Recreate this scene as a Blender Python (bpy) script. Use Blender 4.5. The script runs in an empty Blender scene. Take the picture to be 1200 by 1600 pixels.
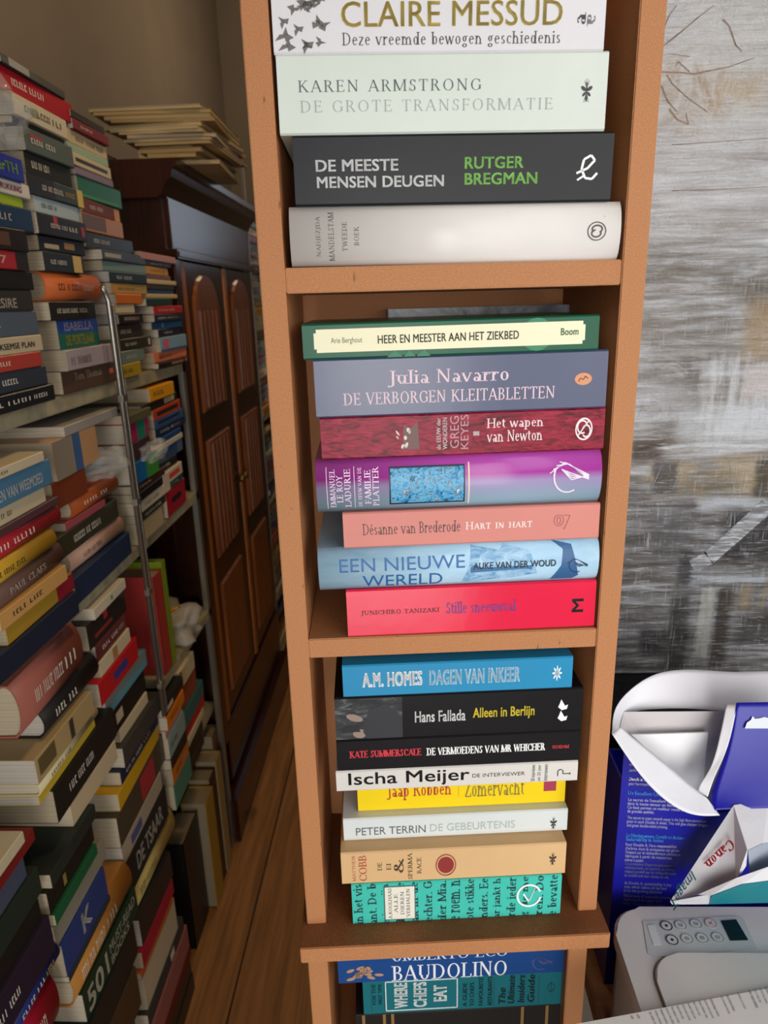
import bpy, bmesh, math, random
from mathutils import Vector, Matrix
random.seed(7)
SC = bpy.context.scene
COL = SC.collection
# ------------------------------------------------------------------ camera
F_PX, PITCH, YAW, ROLL, HC = 1090.0, .29343, -.035693, -.0270816, 1.45
def _rows():
    cy, sy, cp, sp, cr, sr = math.cos(YAW), math.sin(YAW), math.cos(PITCH), math.sin(PITCH), math.cos(ROLL), math.sin(ROLL)
    Rr = Matrix(((cr, -sr, 0), (sr, cr, 0), (0, 0, 1))); Rp = Matrix(((1, 0, 0), (0, cp, -sp), (0, sp, cp)))
    B = Matrix(((1, 0, 0), (0, 0, -1), (0, 1, 0))); Rz = Matrix(((cy, -sy, 0), (sy, cy, 0), (0, 0, 1)))
    return Rr @ Rp @ B @ Rz
CM = _rows(); CMT = CM.transposed()
cam_data = bpy.data.cameras.new('camera'); cam = bpy.data.objects.new('camera', cam_data); COL.objects.link(cam)
cam_data.sensor_fit = 'VERTICAL'; cam_data.sensor_height = 36; cam_data.lens = F_PX / 1600 * 36
cam_data.clip_start = .02
cam_data.dof.use_dof = True; cam_data.dof.focus_distance = .58; cam_data.dof.aperture_fstop = 10
mw = Matrix.Identity(4)
for i in range(3):
    mw[i][0] = CMT[i][0]; mw[i][1] = -CMT[i][1]; mw[i][2] = -CMT[i][2]
mw[2][3] = HC
cam.matrix_world = mw
SC.camera = cam
CP = Vector((0, 0, HC))
def ray(x, y): return CMT @ Vector(((x - 600) / F_PX, (y - 800) / F_PX, 1))
def onX(x, y, X): d = ray(x, y); return CP + d * (X / d[0])
def onY(x, y, Y): d = ray(x, y); return CP + d * (Y / d[1])
def onZ(x, y, Z): d = ray(x, y); return CP + d * ((Z - HC) / d[2])
# the narrow bookcase stands slightly turned: s along its front, dd behind its front, z up
PSI, TD, TS = .061987, .52932, .0695
TN = Vector((-math.sin(PSI), math.cos(PSI), 0)); TU = Vector((math.cos(PSI), math.sin(PSI), 0))
def onT(x, y, dd=0):
    d = ray(x, y); P = CP + d * ((TD + dd) / TN.dot(d)); return Vector((P.dot(TU) - TS, dd, P[2]))
T_ORG = TU * TS + TN * TD
def T(s, dd, z): return T_ORG + TU * s + TN * dd + Vector((0, 0, z))
# ------------------------------------------------------------------ world, light, exposure
SC.view_settings.view_transform = 'Standard'; SC.view_settings.look = 'None'
SC.view_settings.exposure = 0.0; SC.view_settings.gamma = 1; SC.view_settings.use_curve_mapping = False
W = bpy.data.worlds.new('world'); SC.world = W; W.use_nodes = True
bg = W.node_tree.nodes['Background']; bg.inputs[0].default_value = (.75, .85, 1, 1); bg.inputs[1].default_value = .04
def area(name, loc, target, sx, sy, power, color):
    l = bpy.data.lights.new(name, 'AREA'); l.shape = 'RECTANGLE'; l.size = sx; l.size_y = sy; l.energy = power; l.color = color
    o = bpy.data.objects.new(name, l); COL.objects.link(o); o.location = loc
    o.rotation_euler = (Vector(target) - Vector(loc)).to_track_quat('-Z', 'Y').to_euler()
    return o
def point(name, loc, power, color, r=.06):
    l = bpy.data.lights.new(name, 'POINT'); l.energy = power; l.color = color; l.shadow_soft_size = r
    o = bpy.data.objects.new(name, l); COL.objects.link(o); o.location = loc; return o
l = area('shop_window_light', (1.15, -.95, 1.5), (.22, .6, 1.25), 1.3, 1.9, 8.8, (1, .97, .93)); l.data.spread = math.radians(95)
l = area('shop_door_light', (.19, -1.6, 1.02), (.19, .6, 1.02), .62, 1.9, 6.0, (1, .98, .95)); l.data.spread = math.radians(70)
area('side_window_light', (1.7, .1, 2.0), (.4, .85, 1.3), .9, 1.2, 6.2, (.86, .92, 1))
area('back_window_light', (.3, 4.1, 1.95), (-.45, 1.9, 1.5), .4, .5, .95, (.72, .83, 1))
point('ceiling_bulb_light', (.0, 1.25, 2.6), 22, (1, .68, .36), .08)
point('rear_bulb_light', (-.1, 3.1, 2.6), 17, (1, .74, .46), .08)

# ------------------------------------------------------------------ materials
def lin(h):
    h = h.lstrip('#'); c = [int(h[i:i+2], 16) / 255 for i in (0, 2, 4)]
    return tuple((v / 12.92 if v <= .04045 else ((v + .055) / 1.055) ** 2.4) for v in c) + (1,)
MATS = {}
def lum(h): c = lin(h); return .3 * c[0] + .6 * c[1] + .1 * c[2]
class NB:
    def __init__(s, name, rough=.5, spec=.5):
        s.m = bpy.data.materials.new(name); s.m.use_nodes = True; s.t = s.m.node_tree; s.b = s.t.nodes['Principled BSDF']
        s.b.inputs['Roughness'].default_value = rough; s.b.inputs['Specular IOR Level'].default_value = spec
    def n(s, typ, ins=None, **kw):
        nd = s.t.nodes.new(typ)
        for k, v in kw.items(): setattr(nd, k, v)
        for k, v in (ins or {}).items():
            if hasattr(v, 'links'): s.t.links.new(v, nd.inputs[k])
            else: nd.inputs[k].default_value = v
        return nd
    def link(s, a, b): s.t.links.new(a, b)
    def coord(s, scale=(1, 1, 1), loc=(0, 0, 0), rot=(0, 0, 0)):
        c = s.n('ShaderNodeTexCoord'); mp = s.n('ShaderNodeMapping', {'Vector': c.outputs['Object'], 'Scale': scale, 'Location': loc, 'Rotation': rot})
        return mp.outputs[0]
    def noise(s, v, scale=5, detail=4, rough=.55, dist=0):
        return s.n('ShaderNodeTexNoise', {'Vector': v, 'Scale': scale, 'Detail': detail, 'Roughness': rough, 'Distortion': dist}).outputs[0]
    def ramp(s, f, stops, interp='LINEAR'):
        r = s.n('ShaderNodeValToRGB', {'Fac': f}); e = r.color_ramp.elements; r.color_ramp.interpolation = interp
        while len(e) < len(stops): e.new(.5)
        for i, (p, c) in enumerate(stops): e[i].position = p; e[i].color = lin(c) if isinstance(c, str) else c
        return r.outputs[0]
    def mix(s, f, a, b, mode='MIX'):
        m = s.n('ShaderNodeMix', data_type='RGBA', blend_type=mode)
        for k, v in ((0, f), (6, a), (7, b)):
            if hasattr(v, 'links'): s.link(v, m.inputs[k])
            else: m.inputs[k].default_value = v
        return m.outputs[2]
    def math(s, op, a, b=0.0, clamp=False):
        m = s.n('ShaderNodeMath', operation=op, use_clamp=clamp)
        for k, v in ((0, a), (1, b)):
            if hasattr(v, 'links'): s.link(v, m.inputs[k])
            else: m.inputs[k].default_value = v
        return m.outputs[0]
    def bump(s, h, strength=.3, dist=.002):
        b = s.n('ShaderNodeBump', {'Height': h, 'Strength': strength, 'Distance': dist}); s.link(b.outputs[0], s.b.inputs['Normal'])
    def base(s, c):
        if hasattr(c, 'links'): s.link(c, s.b.inputs['Base Color'])
        else: s.b.inputs['Base Color'].default_value = c
        return s.m
def plain(h, rough=.5, spec=.5, metal=0):
    k = ('p', h, rough, spec, metal)
    if k not in MATS:
        b = NB('plain_' + h, rough, spec); b.b.inputs['Metallic'].default_value = metal; MATS[k] = b.base(lin(h))
    return MATS[k]
def cover(h, rough=.34):
    """printed cover board: slight mottling and a soft laminate ripple"""
    k = ('c', h, rough)
    if k not in MATS:
        b = NB('cover_' + h, rough, .22 if rough > .25 else .4); v = b.coord()
        f = b.noise(v, 18, 4); c = lin(h); d = tuple(x * .86 for x in c[:3]) + (1,)
        b.bump(b.noise(v, 60, 3), .12, .001)
        MATS[k] = b.base(b.mix(f, d, c))
    return MATS[k]
def pages(h='e6dfcf'):
    k = ('g', h)
    if k not in MATS:
        b = NB('page_edges_' + h, .9, .1); v = b.coord((3, 3, 1))
        f = b.noise(b.coord((2, 2, 900)), 1.0, 2); c = lin(h); d = tuple(x * .72 for x in c[:3]) + (1,)
        MATS[k] = b.base(b.ramp(f, [(.35, d), (.6, c)]))
    return MATS[k]
def mdf():
    b = NB('mdf_board', .62, .25); v = b.coord()
    f = b.noise(v, 900, 2, .6); g = b.noise(v, 7, 3); h = b.noise(b.coord((1, 1, .35)), 160, 1)
    c = b.ramp(f, [(.3, 'aa7249'), (.5, 'b57b50'), (.72, 'c0885e')]); c = b.mix(b.ramp(g, [(.35, (0, 0, 0, 1)), (.75, (.3, .3, .3, 1))]), c, lin('a9734c'))
    c = b.mix(b.ramp(h, [(.74, (0, 0, 0, 1)), (.80, (.75, .75, .75, 1))]), c, lin('5a3a22'))
    b.bump(f, .04, .0004); return b.base(c)
def mdf_face():
    b = NB('mdf_worn_board', .7, .2); v = b.coord()
    f = b.noise(v, 700, 2, .6); g = b.noise(v, 14, 4)
    c = b.ramp(f, [(.3, '7c4c2c'), (.7, '94603c')]); c = b.mix(b.ramp(g, [(.45, (0, 0, 0, 1)), (.7, (.6, .6, .6, 1))]), c, lin('6b3d22'))
    return b.base(c)
def floorwood():
    b = NB('floor_planks', .5, .35); v = b.coord((1, 1, 1))
    f = b.noise(b.coord((60, 3, 1)), 1, 6, .6, .4); c = b.ramp(f, [(.3, '7a5230'), (.55, 'a0703f'), (.75, 'b48150')])
    k = b.noise(b.coord((9, 5, 1)), 1, 2); c = b.mix(b.ramp(k, [(.68, (0, 0, 0, 1)), (.78, (.7, .7, .7, 1))]), c, lin('3d2413'))
    x = b.n('ShaderNodeSeparateXYZ', {0: b.coord()}).outputs[0]
    w = b.math('ABSOLUTE', b.math('SUBTRACT', b.math('FRACT', b.math('MULTIPLY', b.math('ADD', x, 10.0), 1 / .21)), (9.6 / .21) % 1))
    c = b.mix(b.math('LESS_THAN', w, .011), c, lin('1d120a'))
    b.bump(f, .1, .001); return b.base(c)
def darkwood(name, a, bb, rough=.24, axis=(70, 70, 3)):
    k = ('w', name)
    if k not in MATS:
        b = NB(name, rough, .6); f = b.noise(b.coord(axis), 1, 5, .6, .6); b.bump(f, .12, .001)
        MATS[k] = b.base(b.ramp(f, [(.3, a), (.7, bb)]))
    return MATS[k]
def plaster(h):
    b = NB('plaster_' + h, .9, .1); v = b.coord(); f = b.noise(v, 2.2, 5, .6, .5); c = lin(h)
    b.bump(b.noise(v, 60, 3), .1, .002)
    return b.base(b.mix(b.ramp(f, [(.3, (0, 0, 0, 1)), (.75, (1, 1, 1, 1))]), tuple(x * .82 for x in c[:3]) + (1,), c))
def clearplastic():
    if 'clear' not in MATS:
        b = NB('clear_plastic', .12, .5); b.b.inputs['Base Color'].default_value = (.93, .95, .95, 1)
        g = b.n('ShaderNodeBsdfTransparent', {'Color': (.96, .97, .97, 1)}); mx = b.n('ShaderNodeMixShader', {0: .16})
        b.link(g.outputs[0], mx.inputs[1]); b.link(b.b.outputs[0], mx.inputs[2])
        b.link(mx.outputs[0], b.t.nodes['Material Output'].inputs[0])
        b.bump(b.noise(b.coord(), 45, 3), .8, .006); MATS['clear'] = b.m
    return MATS['clear']
M_MDF = mdf(); M_MDFW = mdf_face(); M_PAPER = plain('f0eeea', .85, .1)

# ------------------------------------------------------------------ mesh helpers
def mesh_obj(name, bm, mat, parent=None, smooth=False, mats=None):
    me = bpy.data.meshes.new(name); bmesh.ops.recalc_face_normals(bm, faces=bm.faces); bm.to_mesh(me); bm.free()
    for m in (mats or [mat]): me.materials.append(m)
    if smooth:
        for p in me.polygons: p.use_smooth = True
    o = bpy.data.objects.new(name, me); COL.objects.link(o)
    if parent: o.parent = parent
    return o
def bx(bm, x0, x1, y0, y1, z0, z1, bevel=0):
    t = bmesh.new(); bmesh.ops.create_cube(t, size=1)
    for v in t.verts: v.co = Vector(((x0 + x1) / 2 + v.co.x * (x1 - x0), (y0 + y1) / 2 + v.co.y * (y1 - y0), (z0 + z1) / 2 + v.co.z * (z1 - z0)))
    if bevel: bmesh.ops.bevel(t, geom=t.edges[:], offset=bevel, segments=2, affect='EDGES')
    me = bpy.data.meshes.new('tmp'); t.to_mesh(me); t.free(); bm.from_mesh(me); bpy.data.meshes.remove(me); return bm
def box(name, x0, x1, y0, y1, z0, z1, mat, parent=None, bevel=.0008): return mesh_obj(name, bx(bmesh.new(), x0, x1, y0, y1, z0, z1, bevel), mat, parent)
def prism(bm, pts, x0, x1):
    """closed profile in (y,z) extruded along x"""
    a = [bm.verts.new((x0, p[0], p[1])) for p in pts]; b = [bm.verts.new((x1, p[0], p[1])) for p in pts]; n = len(pts)
    for i in range(n): bm.faces.new((a[i], a[(i + 1) % n], b[(i + 1) % n], b[i]))
    bm.faces.new(a); bm.faces.new(b[::-1]); return bm
def tag(o, label, cat, group=None, kind=None):
    o['label'] = label; o['category'] = cat
    if group: o['group'] = group
    if kind: o['kind'] = kind
    return o
def thing(name, loc, rot=(0, 0, 0)):
    o = bpy.data.objects.new(name, None); o.empty_display_size = .02; COL.objects.link(o); o.location = loc; o.rotation_euler = rot; return o
def tube(bm, pts, r, seg=8):
    rings = []
    for i, p in enumerate(pts):
        p = Vector(p); a = Vector(pts[max(i - 1, 0)]); b = Vector(pts[min(i + 1, len(pts) - 1)]); d = (b - a).normalized()
        u = d.orthogonal().normalized() if not rings else (prev - d * prev.dot(d)).normalized(); prev = u; v = d.cross(u)
        rings.append([bm.verts.new(p + (u * math.cos(t) + v * math.sin(t)) * r) for t in [k * 2 * math.pi / seg for k in range(seg)]])
    for a, b in zip(rings, rings[1:]):
        for k in range(seg): bm.faces.new((a[k], a[(k + 1) % seg], b[(k + 1) % seg], b[k]))
    bm.faces.new(rings[0][::-1]); bm.faces.new(rings[-1]); return bm

# ------------------------------------------------------------------ lettering: sans from the built-in face, roman drawn from strokes
def sans_polys(s, bold=0, shear=0):
    cu = bpy.data.curves.new('t', 'FONT'); cu.body = s; cu.shear = shear; cu.resolution_u = 3; cu.fill_mode = 'FRONT'; cu.space_character = 1 + max(bold, 0) * 1.6
    ob = bpy.data.objects.new('t', cu); COL.objects.link(ob); dg = bpy.context.evaluated_depsgraph_get(); dg.update()
    me = bpy.data.meshes.new_from_object(ob.evaluated_get(dg)); P = [[(me.vertices[i].co.x, me.vertices[i].co.y) for i in p.vertices] for p in me.polygons]
    bpy.data.objects.remove(ob); bpy.data.curves.remove(cu); bpy.data.meshes.remove(me)
    if bold > .008:
        P = [[(x + dx, y + dy) for x, y in q] for dx, dy in ((-bold, -bold * .5), (bold, -bold * .5), (-bold, bold * .5), (bold, bold * .5)) for q in P]
    return P
V, H, D, A, S, O = 'vhdaso'
def _v(x, y0, y1, sf=''): return ('v', x, y0, y1, sf)
ROM = {
 'A': (.76, [('d', .07, 0, .37, 1, 0), ('d', .37, 1, .68, 0, 1), ('h', .17, .56, .34), ('s', .07, 0, .1), ('s', .69, 0, .12)]),
 'B': (.64, [_v(.14, 0, 1, 'bt'), ('a', .32, .76, .2, .23, -90, 90), ('h', .14, .32, .98), ('h', .14, .34, .53), ('a', .32, .27, .26, .26, -90, 90), ('h', .14, .32, .02)]),
 'C': (.74, [('a', .42, .5, .36, .5, 48, 312), ('d', .67, .66, .67, .94, 0), ('d', .67, .1, .7, .22, 0)]),
 'D': (.8, [_v(.14, 0, 1, 'bt'), ('a', .32, .5, .41, .49, -90, 90), ('h', .14, .32, .98), ('h', .14, .32, .02)]),
 'E': (.62, [_v(.14, 0, 1, 'bt'), ('h', .14, .54, .02), ('h', .14, .44, .52), ('h', .14, .51, .98), ('d', .55, 0, .57, .2, 0), ('d', .51, 1, .51, .82, 0), ('d', .44, .42, .44, .62, 0)]),
 'F': (.58, [_v(.14, 0, 1, 'bt'), ('h', .14, .44, .5), ('h', .14, .51, .98), ('d', .51, 1, .51, .8, 0), ('d', .44, .4, .44, .6, 0)]),
 'G': (.8, [('a', .42, .5, .36, .5, 48, 320), _v(.69, .1, .42), ('s', .67, .43, .12), ('d', .67, .68, .67, .94, 0)]),
 'H': (.84, [_v(.14, 0, 1, 'bt'), _v(.7, 0, 1, 'bt'), ('h', .14, .7, .51)]),
 'I': (.32, [_v(.16, 0, 1, 'bt')]),
 'J': (.36, [_v(.2, -.1, 1, 't'), ('a', .06, -.08, .14, .14, -90, 0), ('o', -.03, -.16, .06)]),
 'K': (.74, [_v(.14, 0, 1, 'bt'), ('d', .16, .42, .56, .98, 0), ('d', .3, .56, .66, 0, 1), ('s', .58, 1, .1), ('s', .66, 0, .1)]),
 'L': (.6, [_v(.14, 0, 1, 'bt'), ('h', .14, .53, .02), ('d', .54, 0, .56, .24, 0)]),
 'M': (.94, [_v(.1, 0, 1, 'b'), ('d', .12, 1, .46, .04, 1), ('d', .46, .04, .8, 1, 0), _v(.82, 0, 1, 'bt'), ('s', .08, 1, .07)]),
 'N': (.82, [('d', .14, 0, .14, 1, 0), ('d', .13, 1, .67, .02, 1), ('d', .67, 0, .67, 1, 0), ('s', .14, 0, .1), ('s', .67, 1, .1), ('s', .1, 1, .08)]),
 'O': (.84, [('a', .42, .5, .36, .5, 0, 360)]),
 'P': (.62, [_v(.14, 0, 1, 'bt'), ('a', .3, .73, .25, .25, -90, 90), ('h', .14, .3, .98), ('h', .14, .3, .48)]),
 'R': (.7, [_v(.14, 0, 1, 'bt'), ('a', .3, .75, .23, .23, -90, 90), ('h', .14, .3, .98), ('h', .14, .32, .52), ('d', .34, .52, .62, 0, 1), ('s', .64, 0, .08)]),
 'S': (.54, [('a', .27, .75, .19, .25, 35, 270), ('a', .27, .26, .21, .26, -145, 90), ('d', .45, .74, .45, .95, 0), ('d', .07, .04, .07, .3, 0)]),
 'T': (.68, [_v(.34, 0, 1, 'b'), ('h', .06, .62, .98), ('d', .06, 1, .06, .8, 0), ('d', .62, 1, .62, .8, 0)]),
 'U': (.8, [_v(.16, .3, 1, 't'), ('a', .4, .3, .24, .3, 180, 360), ('d', .64, .3, .64, 1, 0), ('s', .64, 1, .1)]),
 'V': (.74, [('d', .08, 1, .38, 0, 1), ('d', .38, 0, .66, 1, 0), ('s', .1, 1, .12), ('s', .66, 1, .1)]),
 'W': (1.04, [('d', .08, 1, .32, 0, 1), ('d', .32, 0, .53, .95, 0), ('d', .5, 1, .74, 0, 1), ('d', .74, 0, .95, 1, 0), ('s', .1, 1, .12), ('s', .95, 1, .09)]),
 'X': (.74, [('d', .08, 1, .64, 0, 1), ('d', .08, 0, .62, 1, 0)]), 'Y': (.7, [('d', .06, 1, .35, .48, 1), ('d', .35, .48, .62, 1, 0), _v(.35, 0, .5, 'b'), ('s', .08, 1, .1), ('s', .62, 1, .09)]),
 'Z': (.66, [('h', .08, .56, .98), ('d', .56, .98, .08, .02, 1), ('h', .08, .6, .02), ('d', .08, 1, .08, .8, 0), ('d', .6, 0, .6, .22, 0)]),
 'a': (.56, [('a', .24, .17, .16, .17, 0, 360), _v(.42, 0, .46, 'b'), ('a', .26, .47, .16, .19, 0, 150)]),
 'b': (.6, [_v(.14, 0, 1, 't'), ('a', .32, .33, .2, .33, 0, 360)]), 'c': (.5, [('a', .28, .33, .21, .33, 50, 315), ('o', .41, .55, .05)]),
 'd': (.62, [('a', .27, .33, .2, .33, 0, 360), _v(.47, 0, 1, 'bt')]), 'e': (.54, [('a', .28, .33, .21, .33, 10, 315), ('h', .1, .46, .38)]),
 'f': (.36, [_v(.17, 0, .8, 'b'), ('a', .28, .8, .11, .19, 50, 180), ('h', .04, .32, .64)]),
 'g': (.56, [('a', .26, .43, .17, .23, 0, 360), ('a', .27, -.1, .21, .15, 0, 360), ('d', .38, .6, .52, .66, 0)]),
 'h': (.66, [_v(.14, 0, 1, 'bt'), ('a', .31, .44, .17, .21, 0, 180), _v(.48, 0, .44, 'b')]), 'i': (.3, [_v(.15, 0, .66, 'bt'), ('o', .14, .9, .07)]),
 'j': (.3, [_v(.16, -.12, .66, 't'), ('a', .05, -.12, .11, .14, -90, 0), ('o', .15, .9, .07)]),
 'k': (.6, [_v(.14, 0, 1, 'bt'), ('d', .16, .28, .42, .64, 0), ('d', .26, .42, .52, 0, 1), ('s', .54, 0, .08), ('s', .44, .66, .09)]),
 'l': (.3, [_v(.15, 0, 1, 'bt')]),
 'm': (.98, [_v(.14, 0, .66, 'bt'), ('a', .3, .44, .16, .21, 0, 180), _v(.46, 0, .44, 'b'), ('a', .64, .44, .17, .21, 0, 180), _v(.8, 0, .44, 'b')]),
 'n': (.66, [_v(.14, 0, .66, 'bt'), ('a', .31, .44, .17, .21, 0, 180), _v(.48, 0, .44, 'b')]), 'o': (.58, [('a', .29, .33, .22, .33, 0, 360)]),
 'p': (.62, [_v(.14, -.3, .66, 'bt'), ('a', .33, .33, .2, .33, 0, 360)]), 'r': (.46, [_v(.14, 0, .66, 'bt'), ('a', .3, .44, .14, .21, 60, 180), ('o', .38, .58, .06)]),
 's': (.46, [('a', .23, .49, .14, .17, 30, 270), ('a', .23, .17, .16, .17, -150, 90)]), 't': (.4, [_v(.17, .14, .86), ('a', .28, .15, .11, .15, 180, 310), ('h', .04, .36, .64)]),
 'u': (.66, [_v(.15, .2, .66, 't'), ('a', .31, .22, .16, .22, 180, 360), _v(.48, 0, .66, 'bt')]),
 'v': (.58, [('d', .07, .66, .3, 0, 1), ('d', .3, 0, .5, .66, 0), ('s', .09, .66, .09), ('s', .5, .66, .08)]),
 'w': (.82, [('d', .06, .66, .25, 0, 1), ('d', .25, 0, .41, .62, 0), ('d', .39, .66, .57, 0, 1), ('d', .57, 0, .74, .66, 0), ('s', .08, .66, .08), ('s', .74, .66, .07)]),
 'x': (.56, [('d', .06, .66, .48, 0, 1), ('d', .07, 0, .46, .66, 0)]), 'y': (.58, [('d', .07, .66, .3, 0, 1), ('d', .16, -.3, .5, .66, 0), ('s', .09, .66, .09), ('s', .5, .66, .08)]),
 'z': (.5, [('h', .07, .42, .64), ('d', .42, .64, .07, .02, 1), ('h', .07, .44, .02)]),
 '.': (.26, [('o', .13, .05, .07)]), ' ': (.36, []), '-': (.4, [('h', .06, .34, .32)]), '&': (.8, [('a', .32, .76, .15, .22, 0, 360), ('a', .3, .26, .23, .26, 60, 330), ('d', .2, .66, .7, 0, 1), ('d', .48, .1, .66, .45, 0)]),
}
def roman_polys(s, thick=.13, thin=.045, track=0, small=False):
    P = []; X = 0
    def seg(a, b, w0, w1=None):
        w1 = w0 if w1 is None else w1; dx, dy = b[0] - a[0], b[1] - a[1]; L = math.hypot(dx, dy) or 1; nx, ny = -dy / L / 2, dx / L / 2
        P.append([(a[0] + nx * w0, a[1] + ny * w0), (b[0] + nx * w1, b[1] + ny * w1), (b[0] - nx * w1, b[1] - ny * w1), (a[0] - nx * w0, a[1] - ny * w0)])
    for ch in s:
        acc = None
        if ch in 'é': ch, acc = 'e', 1
        sc = 1.0
        if small and ch.islower(): ch, sc = ch.upper(), .78
        adv, els = ROM.get(ch, ROM[' ']); tk, tn = thick / sc, thin / sc
        def q(x, y): return (X + x * sc, y * sc)
        n0 = len(P)
        for e in els:
            if e[0] == 'v':
                _, x, y0, y1, sf = e; seg(q(x, y0), q(x, y1), thick)
                for c in sf:
                    yy = y0 + tn / 2 if c == 'b' else y1 - tn / 2; seg(q(x - tk * 1.15 - .02, yy), q(x + tk * 1.15 + .02, yy), thin)
            elif e[0] == 'h': seg(q(e[1], e[3]), q(e[2], e[3]), thin * 1.1)
            elif e[0] == 'd': seg(q(e[1], e[2]), q(e[3], e[4]), thick if e[5] else thin * 1.25)
            elif e[0] == 's': seg(q(e[1] - e[3], e[2] + (tn / 2 if e[2] < .5 else -tn / 2)), q(e[1] + e[3], e[2] + (tn / 2 if e[2] < .5 else -tn / 2)), thin)
            elif e[0] == 'o': P.append([q(e[1] + e[3] * 1.1 * math.cos(t), e[2] + e[3] * 1.1 * math.sin(t)) for t in [k * math.pi / 5 for k in range(10)]])
            elif e[0] == 'a':
                _, cx, cy, rx, ry, a0, a1 = e; n = max(6, int(abs(a1 - a0) / 15)); pr = None
                for k in range(n + 1):
                    t = math.radians(a0 + (a1 - a0) * k / n); w = thin + (thick - thin) * abs(math.cos(t)) ** 1.4
                    i = (math.cos(t), math.sin(t)); o_ = q(cx + (rx) * i[0], cy + (ry) * i[1]); i_ = q(cx + max(rx - w / sc, .01) * i[0], cy + max(ry - w / sc, .01) * i[1])
                    if pr: P.append([pr[0], o_, i_, pr[1]])
                    pr = (o_, i_)
        if acc: seg(q(.24, .76), q(.36, .95), thin * 1.6)
        X += adv * sc + track
    return P
def ribbon(pts, w, closed=False):
    P = []; n = len(pts)
    for i in range(n if closed else n - 1):
        a, b = pts[i], pts[(i + 1) % n]; dx, dy = b[0] - a[0], b[1] - a[1]; L = math.hypot(dx, dy) or 1; nx, ny = -dy / L * w / 2, dx / L * w / 2
        P.append([(a[0] + nx, a[1] + ny), (b[0] + nx, b[1] + ny), (b[0] - nx, b[1] - ny), (a[0] - nx, a[1] - ny)])
    return P
def ell(cx, cy, rx, ry, rot=0, n=16): 
    c, s = math.cos(rot), math.sin(rot); return [(cx + rx * math.cos(t) * c - ry * math.sin(t) * s, cy + rx * math.cos(t) * s + ry * math.sin(t) * c) for t in [k * 2 * math.pi / n for k in range(n)]]
def arc(cx, cy, rx, ry, a0, a1, n=18): return [(cx + rx * math.cos(math.radians(a0 + (a1 - a0) * k / n)), cy + ry * math.sin(math.radians(a0 + (a1 - a0) * k / n))) for k in range(n + 1)]
def bee_polys():
    P = [ell(0, .1, .1, .2), ell(0, -.28, .12, .2), ell(0, .36, .09, .08)]
    for s in (-1, 1):
        P += [ell(s * .34, .14, .3, .1, s * .25), ell(s * .26, -.12, .22, .08, -s * .35)]
        P += ribbon([(s * .08, .25), (s * .26, .5)], .04) + ribbon([(s * .1, -.2), (s * .26, -.5)], .04) + ribbon([(s * .06, .42), (s * .1, .6)], .03)
    return P
def swirl_polys(): return ribbon(arc(0, 0, .5, .5, 0, 360, 26), .06, False) + ribbon(arc(.02, .12, .28, .2, -60, 230), .09) + ribbon(arc(-.02, -.12, .26, .2, 100, 380), .09)
def ship_polys():
    P = ribbon(arc(0, 0, .42, .46, 150, 300), .05)
    for k in range(4): P += ribbon([(-.55 + .1 * k, .1 + .1 * k), (-.1 + .05 * k, .38 - .02 * k), (.62, .02 - .04 * k), (.1, -.1 + .06 * k), (-.2, .2)], .028)
    return P
LETTER_N = 0
def letters(parent, polys, mat, frame, fit, rot=0, name='lettering', lift=.00025, prof=None, keep=True, cuts=None):
    """polys fitted into the rectangle fit=(u0,u1,v0,v1) of frame(u,v,lift)->point; rot=90 reads bottom to top"""
    xs = [p[0] for q in polys for p in q]; ys = [p[1] for q in polys for p in q]; x0, x1, y0, y1 = min(xs), max(xs), min(ys), max(ys)
    bm = bmesh.new(); uu0, uu1, v0, v1 = fit
    for q in polys:
        vs = []
        for (x, y) in q:
            a, b = (x - x0) / ((x1 - x0) or 1), (y - y0) / ((y1 - y0) or 1)
            if rot == 90: a, b = 1 - b, a
            elif rot == -90: a, b = b, 1 - a
            elif rot == 180: a, b = 1 - a, 1 - b
            vs.append(bm.verts.new((uu0 + a * (uu1 - uu0), v0 + b * (v1 - v0), 0)))
        try: bm.faces.new(vs)
        except ValueError: pass
    if cuts:
        for k in range(1, cuts): bmesh.ops.bisect_plane(bm, geom=bm.verts[:] + bm.edges[:] + bm.faces[:], plane_co=(0, k / cuts, 0), plane_no=(0, 1, 0))
    for v in bm.verts: v.co = frame(v.co.x, v.co.y, lift)
    return mesh_obj(name, bm, mat, parent)

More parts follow.
